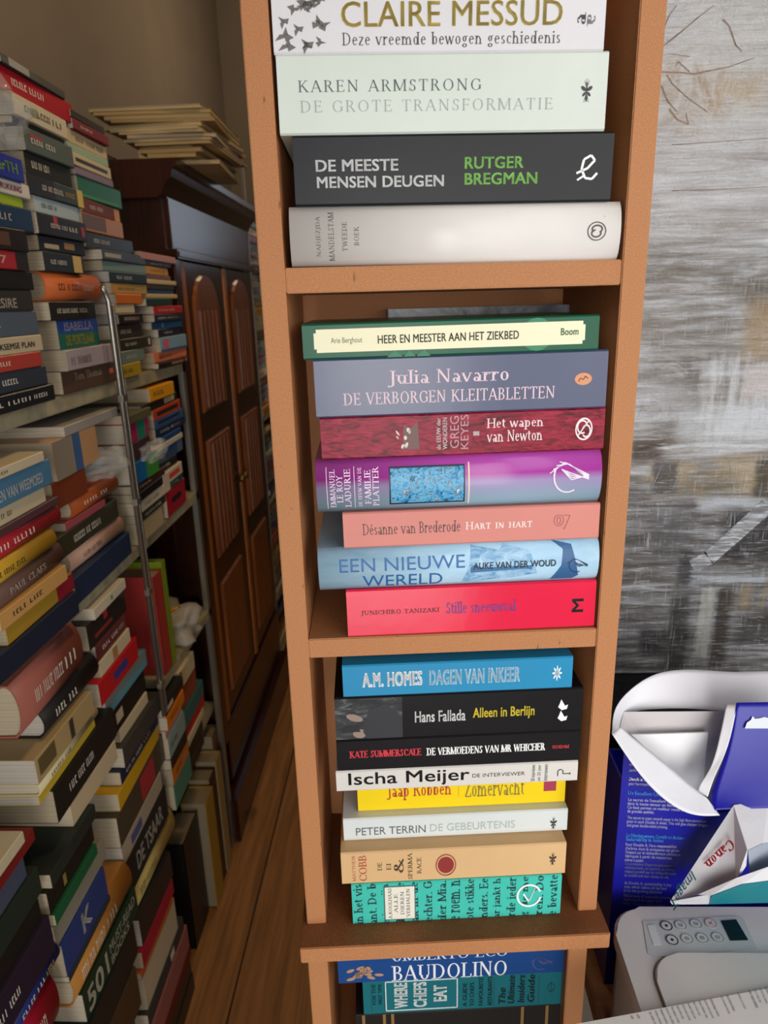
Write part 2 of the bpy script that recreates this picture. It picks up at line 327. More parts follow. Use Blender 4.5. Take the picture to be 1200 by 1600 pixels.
# ------------------------------------------------------------------ one book; local x along the spine, -y outwards, z thickness (centred)
def spine_curve(t, bulge, n=10):
    if bulge <= 0: e = min(.0012, t * .2); return [(0 + e, -t / 2), (0, -t / 2 + e), (0, t / 2 - e), (e, t / 2)]
    return [(bulge * (1 - math.cos(math.asin(max(-1, min(1, (2 * k / n - 1) * .92))))) / (1 - math.cos(math.asin(.92))), -t / 2 + t * k / n) for k in range(n + 1)]
def make_book(name, w, t, d, mat, pg, hard=False, bulge=0.0, smooth=None):
    root = thing(name, (0, 0, 0)); c = .0022 if hard else .0006; ov = .003 if hard else .0
    c = min(c, t * .2)
    out = [(d, -t / 2)] + spine_curve(t, bulge) + [(d, t / 2)]
    inn = [(d, t / 2 - c)] + [(y + c, max(-t / 2 + c, min(t / 2 - c, z))) for y, z in spine_curve(t, bulge)[::-1]] + [(d, -t / 2 + c)]
    bm = bmesh.new(); o = out; i = inn[::-1]
    A0 = [bm.verts.new((-w / 2, *p)) for p in o]; A1 = [bm.verts.new((w / 2, *p)) for p in o]; B0 = [bm.verts.new((-w / 2, *p)) for p in i]; B1 = [bm.verts.new((w / 2, *p)) for p in i]
    n = len(o)
    for k in range(n - 1):
        bm.faces.new((A0[k], A0[k + 1], A1[k + 1], A1[k])); bm.faces.new((B0[k], B1[k], B1[k + 1], B0[k + 1]))
        bm.faces.new((A0[k], B0[k], B0[k + 1], A0[k + 1])); bm.faces.new((A1[k], A1[k + 1], B1[k + 1], B1[k]))
    for k in (0, n - 1): bm.faces.new((A0[k], A1[k], B1[k], B0[k]))
    cv = mesh_obj('cover', bm, mat, root)
    if bulge > 0:
        for p in cv.data.polygons: p.use_smooth = abs(p.normal.y) > .05 and abs(p.normal.x) < .5
    yb = bulge + c
    crv = [(y + c + .0002, z * (1 - 2.2 * c / t)) for y, z in spine_curve(t, bulge)]
    prism(bmb := bmesh.new(), [(d - ov, -t / 2 + c * 1.05)] + crv + [(d - ov, t / 2 - c * 1.05)], -w / 2 + ov + .0004, w / 2 - ov - .0004)
    mesh_obj('page_block', bmb, pg, root)
    def frame(u, v, lift):
        z = -t / 2 + v * t
        if bulge > 0:
            k = max(-1, min(1, (2 * v - 1) * .92)); y = bulge * (1 - math.cos(math.asin(k))) / (1 - math.cos(math.asin(.92)))
        else: y = 0
        return Vector((-w / 2 + u * w, y - lift, z))
    root['w'] = w
    return root, cv, frame
def finish(root): del root['w']

# ------------------------------------------------------------------ the room
def structure(o): o['kind'] = 'structure'; return o
structure(box('floor', -.95, 2.2, -2.2, 4.2, -.05, 0, floorwood(), bevel=0))
M_WALL = plaster('7d746a')
structure(box('wall_left', -1.0, -.95, -2.2, 4.2, 0, 3.1, M_WALL, bevel=0))
structure(box('wall_back', -1.0, 2.2, 4.2, 4.25, 0, 3.1, M_WALL, bevel=0))
structure(box('ceiling', -1.0, 2.2, -2.2, 4.25, 3.1, 3.15, plaster('8a8177'), bevel=0))
structure(box('wall_right', .10, 2.2, .90, .98, 0, 3.1, plaster('6f675f'), bevel=0))

# ------------------------------------------------------------------ the narrow MDF bookcase
TW_H = 1.86
def tower_obj(name, loc): return thing(name, loc, (0, 0, PSI))
BZ = .879
tw = tower_obj('narrow_bookcase', T(0, 0, BZ))
tag(tw, 'narrow open bookcase of bare brown MDF with three compartments of lying books', 'bookcase')
for a, b in ((-.14, -.122), (.122, .14)): box('side_panel', a, b, 0, .16, 0, TW_H - BZ, M_MDF, tw)
for z in (1.163, 1.457): box('shelf', -.122, .122, .001, .15, z - BZ, z + .0175 - BZ, M_MDF, tw)
box('top_board', -.14, .14, 0, .16, TW_H - BZ, TW_H - BZ + .018, M_MDF, tw)
box('back_panel', -.122, .122, .15, .156, 0, TW_H - BZ, M_MDF, tw)
bb = box('base_board', -.145, .145, -.026, .175, -.018, 0, M_MDF, tw, .001)
wt = box('worn_surface', -.1445, .1445, -.0255, .1745, 0, .0004, M_MDFW, bb, 0); wt['label'] = 'dark stained worn top of the base board'
lw = tower_obj('low_bookcase', T(0, 0, 0)); tag(lw, 'lower bare MDF bookcase carrying the narrow bookcase on its top', 'bookcase')
for a, b in ((-.142, -.123), (.115, .134)): box('side_panel', a, b, 0, .17, 0, .861, M_MDF, lw)
box('shelf', -.123, .115, .002, .165, .60, .618, M_MDF, lw); box('shelf', -.123, .115, .002, .165, .08, .098, M_MDF, lw); box('back_panel', -.123, .115, .164, .17, 0, .86, M_MDF, lw)

G_T = 'novels lying in the narrow bookcase'
TB = []
def tbook(name, label, quad, dd, mat, pg='ece6d8', hard=False, bulge=0, d=.135, group=G_T, zfix=None, topmat=None):
    """quad = left-top, right-top, right-bottom, left-bottom corners of the spine in the photograph"""
    p = [onT(x, y, dd) for x, y in quad]
    w = ((p[1] - p[0]).length + (p[2] - p[3]).length) / 2; t = ((p[0].z - p[3].z) + (p[1].z - p[2].z)) / 2
    c = (p[0] + p[1] + p[2] + p[3]) / 4; roll = math.atan2((p[1].z - p[0].z + p[2].z - p[3].z) / 2, w)
    TB.append(dict(name=name, label=label, w=w, t=t, s=c.x, dd=dd, z=c.z, roll=roll, mat=mat, pg=pg, hard=hard, bulge=bulge, d=d, group=group)); return TB[-1]
def settle(lst, zbase, roll, dmax=.148):
    """books of one pile: each rests on the one below"""
    z = zbase
    for b in lst[::-1]:
        top = b['z'] + b['t'] / 2; b['t'] = max(.008, top - z - .0001); b['zb'] = z; b['z'] = z + b['t'] / 2; z += b['t'] + .0001; b['roll'] = roll
        root, cv, fr = make_book(b['name'], b['w'], b['t'], min(b['d'], dmax - b['dd']), b['mat'], pages(b['pg']), b['hard'], b['bulge'])
        root.location = T(b['s'], b['dd'], b['z']); root.rotation_euler = (Matrix.Rotation(PSI, 3, 'Z') @ Matrix.Rotation(-roll, 3, 'Y')).to_euler()
        finish(root); tag(root, b['label'], 'book', b['group']); b['root'] = root; b['fr'] = fr; b['cover'] = cv
def put(b, polys, color, fit, rot=0, name='title', rough=.5, lift=.00025):
    return letters(b['root'], polys, plain(color, rough), b['fr'], fit, rot, name, lift, cuts=14 if b['bulge'] else None)
R, Sn = roman_polys, sans_polys

# --- special spine materials
def grad_mat(name, stops, t, extra=None, rough=.3):
    b = NB(name, rough, .5); z = b.n('ShaderNodeSeparateXYZ', {0: b.coord()}).outputs[2]
    f = b.math('ADD', b.math('MULTIPLY', z, 1 / t), .5); b.bump(b.noise(b.coord(), 60, 3), .1, .001)
    return b.base(b.ramp(f, stops))
def fur_mat(name, a, c, e):
    b = NB(name, .3, .18); f = b.noise(b.coord((60, 60, 240), rot=(0, .35, 0)), 1, 6, .65, 1.5); b.bump(f, .15, .001)
    return b.base(b.ramp(f, [(.35, a), (.52, c), (.75, e)]))
def photo_mat(name, stops, sc=(30, 30, 30), rough=.4, dist=1.0):
    b = NB(name, rough, .25); f = b.noise(b.coord(sc), 1, 6, .65, dist); return b.base(b.ramp(f, stops))

# --- top compartment
c1 = [
 tbook('novel', 'white paperback with gold capitals and grey birds on the spine', [(423, -38), (948, -36), (945, 76), (426, 80)], .002, cover('e4e2e6', .3)),
 tbook('novel', 'pale mint paperback with spaced grey capitals and small bee emblem', [(430, 83), (952, 80), (944.6, 201), (437.6, 203)], .001, cover('dbe3da', .35), 'd8cba8'),
 tbook('novel', 'thick black paperback with white and green sans capitals', [(457, 213), (960, 204), (954, 313), (461, 315)], .003, cover('1f2126', .38)),
 tbook('novel', 'white jacketed hardcover with four short vertical black lines of capitals', [(451, 318), (973, 317), (967, 413), (454.5, 420)], .001, cover('e6e1dc', .26), hard=True, bulge=.006),
]
# --- middle compartment
c2 = [
 tbook('novel', 'slim dark green paperback with a cream title plate', [(471.5, 501), (936.5, 496.5), (935, 543.5), (473, 553.5)], .0, cover('155a40', .3)),
 tbook('novel', 'slate blue paperback with pale pink roman title', [(489.5, 558.5), (950, 549.5), (947, 636), (493.5, 646.5)], .002, cover('4a5272', .24)),
 tbook('novel', 'crimson fur-patterned paperback with white emblem at right', [(500, 649), (946, 640), (942.5, 705), (502.5, 716)], .004, fur_mat('crimson_fur_print', '4a0818', '8c1530', 'b02c4c')),
 tbook('novel', 'shiny purple to grey-blue hardcover with small blue picture on spine', [(492.5, 717.5), (942.5, 707.5), (938.5, 783.5), (495, 801)], .0, None, hard=True, bulge=.008),
 tbook('novel', 'plain salmon pink paperback with two-tone one-line title', [(535, 801), (936.5, 786.5), (936.5, 841), (537.5, 853.5)], .002, cover('d98a80', .4)),
 tbook('novel', 'light blue jacketed hardcover with large blue capitals', [(496, 858.5), (937.5, 844), (935, 906.5), (498.5, 922)], .0, None, hard=True, bulge=.007),
 tbook('novel', 'bright red paperback with purple title, lowest in the middle compartment', [(541, 921.5), (931, 907.5), (929, 982.5), (543.5, 997.5)], .003, cover('e8284a', .16)),
]
c2[3]['mat'] = grad_mat('purple_blue_jacket', [(.1, '8aa6b8'), (.5, 'a493bd'), (.68, 'a83c9c'), (.95, 'b04aa6')], .035, rough=.22)
c2[5]['mat'] = photo_mat('pale_blue_jacket', [(.3, '8fbcdc'), (.5, 'a9cfe8'), (.7, 'bcdcf0')], (14, 14, 60), .28, .4)
# --- bottom compartment
c3 = [
 tbook('novel', 'mid blue paperback with white condensed capitals and star emblem', [(535, 1044.6), (895.4, 1021.7), (894.6, 1058), (536, 1083)], .0, cover('2f8fbd', .3)),
 tbook('novel', 'black paperback with yellow title and grey photograph of two faces', [(522.5, 1090), (912, 1075), (908, 1140), (525, 1157.5)], .0, cover('151416', .35)),
 tbook('novel', 'black paperback with red and white slab capitals', [(525, 1158), (907, 1141), (906, 1188), (527.5, 1201)], .0, cover('171517', .35)),
 tbook('novel', 'off-white paperback with large black sans title', [(524.6, 1203), (903, 1191.7), (901, 1235), (526.7, 1248.7)], .0, cover('dcd8d2', .35)),
 tbook('novel', 'yellow paperback half covered by the off-white one above', [(558, 1209), (884, 1199), (883, 1255), (559, 1271)], .022, cover('f2d21c', .35)),
 tbook('novel', 'thin pale paperback with spaced grey capitals below the yellow one', [(536, 1273), (887, 1271), (885.5, 1296.6), (536.7, 1300)], .013, cover('d9dfdf', .35)),
 tbook('novel', 'sand coloured paperback with round dark red seal on spine', [(533, 1322), (883, 1328), (882.4, 1377), (533.6, 1372)], -.002, cover('dcb584', .42), 'd8c49a'),
 tbook('novel', 'turquoise paperback printed all over with vertical black text', [(550, 1373), (875.6, 1377), (875, 1447), (551, 1451)], -.003, cover('45c4b4', .42), 'e0d4b8'),
]
settle(c1, 1.4747, -.006); settle(c2, 1.1807, .006, .126); settle(c3, BZ + .0006, .002)
G_L = 'books in the low bookcase under the base board'
c4 = [
 tbook('novel', 'dark blue book with white roman capitals under the base board', [(527, 1490), (882, 1478), (880, 1525), (528.6, 1522.5)], .012, cover('1f4a8a', .35), group=G_L),
 tbook('novel', 'dark teal book with white framed vertical title in low bookcase', [(567, 1525), (880, 1525), (879, 1577), (568, 1574)], .014, cover('1c6d78', .4), group=G_L),
 tbook('old_book', 'old black book with gilt bands, lowest seen in low bookcase', [(555, 1577), (879, 1579), (872, 1640), (560, 1640)], .014, cover('23201f', .5), 'b0a080', True, group=G_L),
 tbook('old_book', 'brown cloth book under the gilt-banded black one', [(560, 1642), (872, 1642), (866, 1740), (562, 1740)], .016, cover('5a3f2a', .6), 'b0a080', True, group=G_L),
]
z0 = .618
settle(c4, z0, .002)
c4[0]['t'] = c4[0]['t']
# lettering on the tower's books
b = c1[0]
put(b, Sn('CLAIRE MESSUD', .012), 'c9b25c', (.205, .87, .35, .69), name='author_line', rough=.3)
put(b, R('Deze vreemde bewogen geschiedenis', .11, .05, .04), '3a3a40', (.206, .865, .07, .28), name='title')
put(b, R('a'), '303038', (.915, .94, .36, .52), 90, 'publisher_mark'); put(b, R('a'), '707078', (.945, .97, .33, .49), -90, 'publisher_mark')
birds = []
rnd = random.Random(3)
for k in range(15):
    cx, cy, s, r = rnd.uniform(.03, .17), rnd.uniform(.05, .75), rnd.uniform(.7, 1.2), rnd.uniform(0, 6.3)
    for q in ([(-.6, .0), (0, .5), (.2, 0), (0, -.3)], [(.1, .1), (.9, .6), (.6, -.1), (.1, -.2)], [(-.1, -.2), (.2, -.9), (.35, -.1)]):
        birds.append([(cx + s * .027 * (x * math.cos(r) - y * math.sin(r)), cy + s * .125 * (x * math.sin(r) + y * math.cos(r))) for x, y in q])
put(b, birds, '6a6662', (.005, .175, .0, .86), name='bird_print')
b = c1[1]
put(b, R('KAREN ARMSTRONG', .1, .04, .16), '4b5a5a', (.062, .615, .53, .68), name='author_line'); put(b, R('DE GROTE TRANSFORMATIE', .09, .035, .16), '9fa8a2', (.066, .835, .28, .43), name='title')
put(b, bee_polys(), '2a2a2a', (.92, .955, .36, .66), name='publisher_mark')
b = c1[2]
put(b, Sn('DE MEESTE', .022), 'f0f0f0', (.068, .325, .49, .66), name='title'); put(b, Sn('MENSEN DEUGEN', .022), 'f0f0f0', (.07, .468, .255, .42), name='title')
put(b, Sn('RUTGER', .022), '8fd65c', (.533, .718, .5, .67), name='author_line'); put(b, Sn('BREGMAN', .022), '8fd65c', (.533, .763, .27, .44), name='author_line')
e = arc(.1, .55, .35, .4, -20, 330) ; put(b, ribbon([(-.45, .1), (.1, .35), (.45, .75), (.25, 1.0), (-.1, .8), (-.2, .3), (0, -.15), (.35, -.2), (.6, .1)], .12) + ribbon([(-.4, -.25), (-.1, -.05)], .1), 'f4f4f4', (.885, .955, .3, .68), name='publisher_mark')
b = c1[3]
for s_, u0, u1, v0, v1 in (('NADJEZJDA', .078, .093, .16, .83), ('MANDELSTAM', .115, .132, .08, .9), ('TWEEDE', .156, .171, .24, .73), ('BOEK', .192, .207, .33, .65)):
    put(b, R(s_, .12, .05, .08), '4a4642', (u0, u1, v0, v1), 90, 'title')
put(b, swirl_polys(), '3a3836', (.897, .955, .34, .66), 0, 'publisher_mark'); put(b, [ell(0, 0, 1, 1)], '3a3836', (.947, .949, .74, .755), 0, 'speck')
b = c2[0]
pl = [(0.04, .22), (.047, .12 + .1), (.047, .22)]
put(b, [[(.04, .3), (.048, .3), (.048, .2), (.945, .2), (.945, .3), (.953, .3), (.953, .74), (.945, .74), (.945, .84), (.048, .84), (.048, .74), (.04, .74)]], 'ece7c4', (.038, .953, .19, .84), name='title_plate', lift=.0002)
put(b, Sn('Arie Berghout', -.004), '4a5a4e', (.095, .2, .4, .6), name='author_line', lift=.0004); put(b, Sn('HEER EN MEESTER AAN HET ZIEKBED', .016), '1f2f2a', (.252, .728, .39, .63), name='title', lift=.0004)
put(b, Sn('Boom', .018), '2f7a4a', (.87, .93, .45, .65), name='publisher_mark', lift=.0004)
put(b, [ell(.79, .5, .055, .5)], '1f7a52', (.735, .845, .03, .97), name='circle_print', lift=.0001); put(b, [[(-1, 0), (-.6, 1), (-.2, 0)], [(-.2, 0), (.1, 1), (.4, 0)], [(.4, 0), (.8, 1), (1.1, 0)]], '1f7a52', (.28, .43, .0, .18), name='leaf_print', lift=.0001)
b = c2[1]
put(b, R('Julia Navarro', .12, .05), 'e3c7d2', (.248, .66, .49, .78), name='author_line'); put(b, R('DE VERBORGEN KLEITABLETTEN', .12, .06, .05), 'e0c4cf', (.095, .82, .2, .42), name='title')
put(b, [ell(0, 0, 1, 1, 0, 28)], 'd58f62', (.888, .947, .41, .62), name='publisher_mark'); put(b, ribbon([(0, 0), (.2, .4), (.5, .2), (.7, .6), (1, .3)], .1), '5a4048', (.9, .935, .47, .57), name='publisher_mark', lift=.0005)
b = c2[2]
put(b, Sn('de EEUW der', .02), 'e8dfe0', (.405, .42, .15, .9), 90, 'title'); put(b, Sn('WONDEREN', .02), 'e8dfe0', (.427, .443, .15, .9), 90, 'title')
put(b, Sn('GREG', -.002), 'b98a95', (.453, .484, .17, .93), 90, 'author_line'); put(b, Sn('KEYES', -.002), 'b98a95', (.49, .518, .14, .95), 90, 'author_line'); put(b, Sn('I', .03), 'f0e6e6', (.535, .556, .45, .55), 90, 'volume_number')
put(b, R('Het wapen', .12, .06), 'ecd8d8', (.582, .782, .55, .84), name='title'); put(b, R('van Newton', .12, .06), 'ecd8d8', (.583, .78, .28, .56), name='title')
put(b, ribbon(arc(0, 0, .5, .5, 0, 360, 24), .08) + ribbon(arc(-.1, .1, .3, .3, 30, 300), .08) + ribbon(arc(.15, -.1, .25, .28, -140, 160), .08) + ribbon([(-.35, -.3), (.3, .4)], .07), 'efe4e6', (.896, .957, .24, .78), name='publisher_mark')
put(b, [ell(rnd.uniform(0, 1), rnd.uniform(0, 1), rnd.uniform(.05, .2), rnd.uniform(.05, .16), rnd.uniform(0, 3), 7) for k in range(9)] , 'd9c8c0', (.262, .315, .2, .7), name='figure_print')
put(b, [[(0, 0), (1, 0), (.9, 1), (.5, .8), (.1, .9)]], '6b4a48', (.285, .345, .18, .82), name='figure_print', lift=.00015)
b = c2[3]
for s_, u0, u1, v0, v1 in (('EMMANUEL', .047, .066, .1, .83), ('LE ROY', .07, .092, .2, .72), ('LADURIE', .098, .12, .1, .83), ('DE EEUW VAN DE', .145, .158, .1, .85), ('FAMILIE', .168, .19, .15, .8), ('PLATTER', .196, .218, .1, .85)):
    put(b, R(s_, .13, .06, .05), 'ecd6ec', (u0, u1, v0, v1), 90, 'title')
for u in (.036, .132): put(b, [[(0, 0), (1, 0), (1, 1), (0, 1)]], 'ead4e6', (u, u + .002, .08, .87), name='rule_line')
put(b, [[(0, 0), (1, 0), (1, 1), (0, 1)]], 'ead4c0', (.53, .535, .08, .87), name='rule_line')
put(b, [[(0, 0), (1, 0), (1, 1), (0, 1)]], '18243a', (.254, .519, .12, .84), name='picture_frame_print')
o = put(b, [[(0, 0), (1, 0), (1, 1), (0, 1)]], '18243a', (.259, .514, .15, .81), name='picture_print', lift=.0005); o.data.materials[0] = photo_mat('blue_village_print', [(.34, '1c3048'), (.44, '3f8fc0'), (.53, '74bce0'), (.58, '34506e'), (.66, 'd5dbe6')], (110, 110, 140), .35, 1.2)
put(b, ship_polys(), 'e6dcea', (.815, .955, .22, .82), name='publisher_mark')
b = c2[4]
put(b, R('Désanne van Brederode', .1, .05), '4a3436', (.075, .455, .36, .68), name='author_line'); put(b, R('Hart in hart', .12, .06, .08, True), 'f6e4e0', (.475, .735, .4, .62), name='title')
put(b, ribbon(arc(0, .05, .32, .4, 0, 360, 22), .05) + ribbon(arc(0, .05, .12, .26, 0, 360), .05) + ribbon([(.3, .4), (.75, .4), (.4, -.6), (.3, -.5)], .05), 'a05a58', (.82, .885, .3, .72), name='publisher_mark')
b = c2[5]
put(b, Sn('EEN NIEUWE', .006), '22609e', (.075, .52, .46, .76), name='title'); put(b, Sn('WERELD', .006), '22609e', (.155, .44, .06, .36), name='title')
o = put(b, [[(0, 0), (.1, .5), (.12, 1), (.5, .85), (.55, 1), (.9, .8), (1, .2), (.7, .1)]], '5f97c4', (.51, .78, .08, .95), name='fountain_print', lift=.0002); o.data.materials[0] = photo_mat('fountain_print_blue', [(.35, '5a93c0'), (.5, '8fbadb'), (.7, 'b3d4ea')], (90, 90, 160), .35, 1)
put(b, [[(0, .3), (.9, .45), (1, .35), (1, .7), (.2, .65), (.06, .9), (0, .7)]], '3f6f9e', (.54, .76, .33, .52), name='fountain_print', lift=.0003)
put(b, [[(0, 0), (.35, .4), (.4, .8), (0, 1), (.7, .9), (1, .1), (.8, 0)]], '2f5f92', (.83, .93, .05, .98), name='arch_print', lift=.0002)
put(b, Sn('AUKE VAN DER WOUD', .018), '1f2c40', (.55, .845, .41, .57), name='author_line', lift=.0006); put(b, ship_polys(), '24405f', (.885, .96, .22, .58), name='publisher_mark', lift=.0006)
b = c2[6]
put(b, R('JUNICHIRO TANIZAKI', .14, .06, .06), '3a1420', (.055, .37, .45, .56), name='author_line'); put(b, R('Stille sneeuwval', .12, .05), '48308c', (.398, .68, .42, .66), name='title'); put(b, Sn('M', .02), '1c1216', (.905, .952, .33, .62), 90, 'publisher_mark')
b = c3[0]
put(b, Sn('A.M. HOMES', .05), 'f0f0f0', (.085, .345, .3, .76), name='author_line'); put(b, Sn('DAGEN VAN INKEER', .04), 'b4d6ea', (.375, .77, .28, .76), name='title')
put(b, [ell(0, 0, .9, .16, k * math.pi / 4) for k in range(4)] + [ell(0, 0, .4, .4)], 'd8eaf4', (.91, .955, .25, .75), name='publisher_mark')
b = c3[1]
o = put(b, [[(0, 0), (1, 0), (1, 1), (0, 1)]], '3a3a3c', (.0, .27, .03, .97), name='photo_print', lift=.0001); o.data.materials[0] = photo_mat('street_photo_print', [(.35, '1f2022'), (.55, '3a3b3e'), (.72, '8a8a8c')], (26, 26, 60), .4, 1)
put(b, [ell(.07, .52, .03, .1, .2), ell(.09, .13, .03, .11)], '8f7c70', (.045, .125, .05, .62), name='face_print'); put(b, [[(0, .2), (.2, 1), (.6, 1), (.7, .2)], ], '17181b', (.02, .1, .2, .34), name='hat_print', lift=.0004)
put(b, [[(0, .2), (.15, .8), (.6, 1), (1, .5), (1, 0), (.1, 0)]], '24272c', (.11, .27, .03, .85), name='coat_print', lift=.0003)
put(b, Sn('Hans Fallada', .022), 'f0f0f0', (.32, .525, .36, .62), name='author_line', lift=.0004); put(b, Sn('Alleen in Berlijn', .022), 'f0d83a', (.555, .805, .34, .64), name='title')
for v in (.36, .62): put(b, [[(0, .3), (.4, 0), (.9, .1), (1, .5), (.7, .4), (.5, .7), (.3, 1), (.15, .6)]], 'f0f0f0', (.9, .94, v - .12, v + .13), name='publisher_mark')
b = c3[2]
put(b, R('KATE SUMMERSCALE', .2, .08), 'd23040', (.05, .345, .42, .66), name='author_line'); put(b, R('DE VERMOEDENS VAN MR WHICHER', .2, .08), 'f0f0f0', (.365, .855, .4, .66), name='title'); put(b, R('NYADAM', .2, .1), 'c02a36', (.885, .955, .44, .56), name='publisher_mark')
b = c3[3]
put(b, Sn('Ischa Meijer', .012), '1c1a1a', (.05, .55, .13, .9), name='author_line'); put(b, Sn('DE INTERVIEWER', .008), '3a3838', (.562, .78, .42, .6), name='title')
for s_, u in (('50 interviews', .805), ('uit 25 jaar', .832), ('interviewen', .858)): put(b, Sn(s_, .004), '4a4848', (u, u + .017, .1, .9), 90, 'subtitle')
put(b, ribbon([(0, .3), (.0, .8), (.2, .95), (.4, .8), (.4, .5), (.9, .5)], .08) + ribbon([(.95, .4), (.95, .6)], .08), '3a3838', (.915, .97, .3, .65), name='publisher_mark')
b = c3[4]
put(b, R('Jaap Robben', .13, .06), 'b02a2c', (.14, .45, .27, .72), name='author_line'); put(b, R('Zomervacht', .13, .06), '8a7a30', (.515, .8, .27, .72), name='title'); put(b, [[(0, 0), (1, 0), (1, 1), (0, 1)]], 'a0304a', (.895, .955, .34, .6), name='publisher_mark'); put(b, [[(0, 0), (1, 0), (1, 1), (0, 1)]], 'c0a820', (.483, .486, .3, .98), name='rule_line')
b = c3[5]
put(b, Sn('PETER TERRIN', -.004), '5a6062', (.055, .365, .24, .58), name='author_line'); put(b, Sn('DE GEBEURTENIS', -.006), 'a8b6b2', (.385, .765, .26, .6), name='title'); put(b, bee_polys(), '303030', (.922, .953, .1, .68), name='publisher_mark')
b = c3[6]
put(b, R('MATTHEW', .1, .05, .06), 'b86a50', (.048, .062, .1, .92), 90, 'author_line'); put(b, R('COBB', .12, .05), 'b04a3c', (.078, .112, .1, .9), 90, 'author_line')
for s_, u0, u1, v0, v1 in (('DE', .16, .18, .4, .66), ('EI', .2, .22, .4, .62), ('&', .232, .278, .3, .76), ('SPERMA', .295, .315, .08, .92), ('RACE', .335, .355, .24, .76)): put(b, R(s_, .12, .05), '4a3a2c', (u0, u1, v0, v1), 90, 'title')
put(b, [ell(0, 0, 1, 1, 0, 26)], '8c2a28', (.428, .5, .22, .74), name='seal_print'); put(b, ribbon(arc(0, 0, .5, .5, 0, 360, 28), .06), '9c4a38', (.418, .51, .13, .83), name='seal_print'); put(b, bee_polys(), '3a3026', (.925, .958, .3, .72), name='publisher_mark')
b = c3[7]
for k, s_ in enumerate(('in het vis', 'ant. De b', 'e in mijn', 'k in de', 'ak in de', 'echter. G', 'der Mia.', 'e roem. n', 'ote stikke', 'nders. Ee', 'ar jankt h', 'rde ieder', 'g de me', 'ren. Do', 'e bevatte')):
    u = .008 + k * .0665; put(b, R(s_, .14, .07), '1a3a3c', (u, u + .042, .0, 1.0), 90, 'print')
put(b, [[(0, 0), (1, 0), (1, 1), (0, 1)]], '4a6a68', (.152, .302, .08, .93), name='title_plate', lift=.0004); put(b, [[(0, 0), (1, 0), (1, 1), (0, 1)]], 'e6e2d4', (.157, .297, .1, .91), name='title_plate', lift=.0005)
for s_, u, v in (('A.KOOLHAAS', .172, .8), ('ALLE', .2, .5), ('DIEREN', .23, .6), ('VERHALEN', .258, .74)): put(b, R(s_, .1, .05, .05), '3a3a36', (u, u + .017, .5 - v * .48, .5 + v * .48), 90, 'title', lift=.0007)
put(b, ribbon(arc(0, 0, .5, .5, 20, 350, 28), .09) + ribbon([(-.25, .1), (0, -.28), (.25, .35), (.0, -.28)], .07), 'e6f4f0', (.785, .905, .24, .82), name='publisher_mark', lift=.0006)
b = c4[0]
put(b, R('BAUDOLINO', .13, .05, .04), 'e8ecf2', (.235, .745, .02, .56), name='title'); put(b, R('UMBERTO ECO', .13, .05, .04), 'd8e0ea', (.235, .745, .70, .99), name='author_line'); put(b, [ell(rnd.random(), rnd.random(), .09, .16, rnd.random() * 3, 8) for k in range(16)], 'b08a70', (.035, .2, .1, .6), name='ornament_print'); put(b, ship_polys(), '5a5a8a', (.85, .95, .15, .6), name='publisher_mark')
b = c4[1]
for u0, u1, v0, v1 in ((.11, .47, .93, .96), (.11, .47, .08, .11), (.11, .115, .08, .96), (.465, .47, .08, .96)): put(b, [[(0, 0), (1, 0), (1, 1), (0, 1)]], 'd8e4e4', (u0, u1, v0, v1), name='title_frame')
for s_, u in (('WHERE', .155), ('CHEFS', .25), ('EAT', .35)): put(b, Sn(s_, .045), 'eef2f2', (u, u + .065, .16 if s_ != 'EAT' else .3, .9 if s_ != 'EAT' else .78), 90, 'title')
for s_, u in (('FOR THE', .045), ('FIRST TIME', .075)): put(b, Sn(s_, .01), '10383e', (u, u + .018, .3, .9), 90, 'subtitle')
for s_, u in (('A GUIDE', .495), ('TO CHEFS', .53), ('FAVOURITE', .575), ('RESTAURANTS', .62)): put(b, Sn(s_, .02), '0f343a', (u, u + .022, .1, .94 if u > .55 else .8), 90, 'subtitle')
for s_, u in (('The', .675), ('Ultimate', .72), ('Insiders', .77), ('Guide', .82)): put(b, Sn(s_, .03, .2), '0f343a', (u, u + .035, .12, .95 if u > .7 else .6), 90, 'subtitle')
put(b, ribbon(arc(0, 0, .5, .5, 0, 360, 20), .08) + ribbon([(0, -.8), (0, .8)], .08), '0f343a', (.92, .955, .35, .72), name='publisher_mark')
for u in (.04, .105, .65, .875): put(b, [[(0, 0), (1, 0), (1, 1), (0, 1)]], '0f343a', (u, u + .002, .08, .92), name='rule_line')
b = c4[2]
for u in (.03, .13, .17, .8, .92): put(b, [[(0, 0), (1, 0), (1, 1), (0, 1)]], '8a6a3c', (u, u + .014, .0, 1), name='gilt_band')
# a picture book standing upright at the back of the middle compartment, above the pile
sb = tower_obj('picture_book', T(.045, .128, 1.1808)); tag(sb, 'glossy grey picture book standing upright behind the middle pile', 'book')
bm = bmesh.new(); bx(bm, -.089, .089, 0, .0012, 0, .262); bx(bm, -.089, .089, .0148, .016, 0, .262); bx(bm, -.089, -.0878, 0, .016, 0, .262)
mesh_obj('cover', bm, photo_mat('grey_cover_tree_reflection', [(.35, '3f4246'), (.55, '777b84'), (.75, '9a9ea8')], (18, 18, 18), .2, 2), sb)  # mottled greys paint the trees reflected in the glossy cover
box('page_block', -.0876, .086, .0013, .0147, .002, .26, pages(), sb, 0)

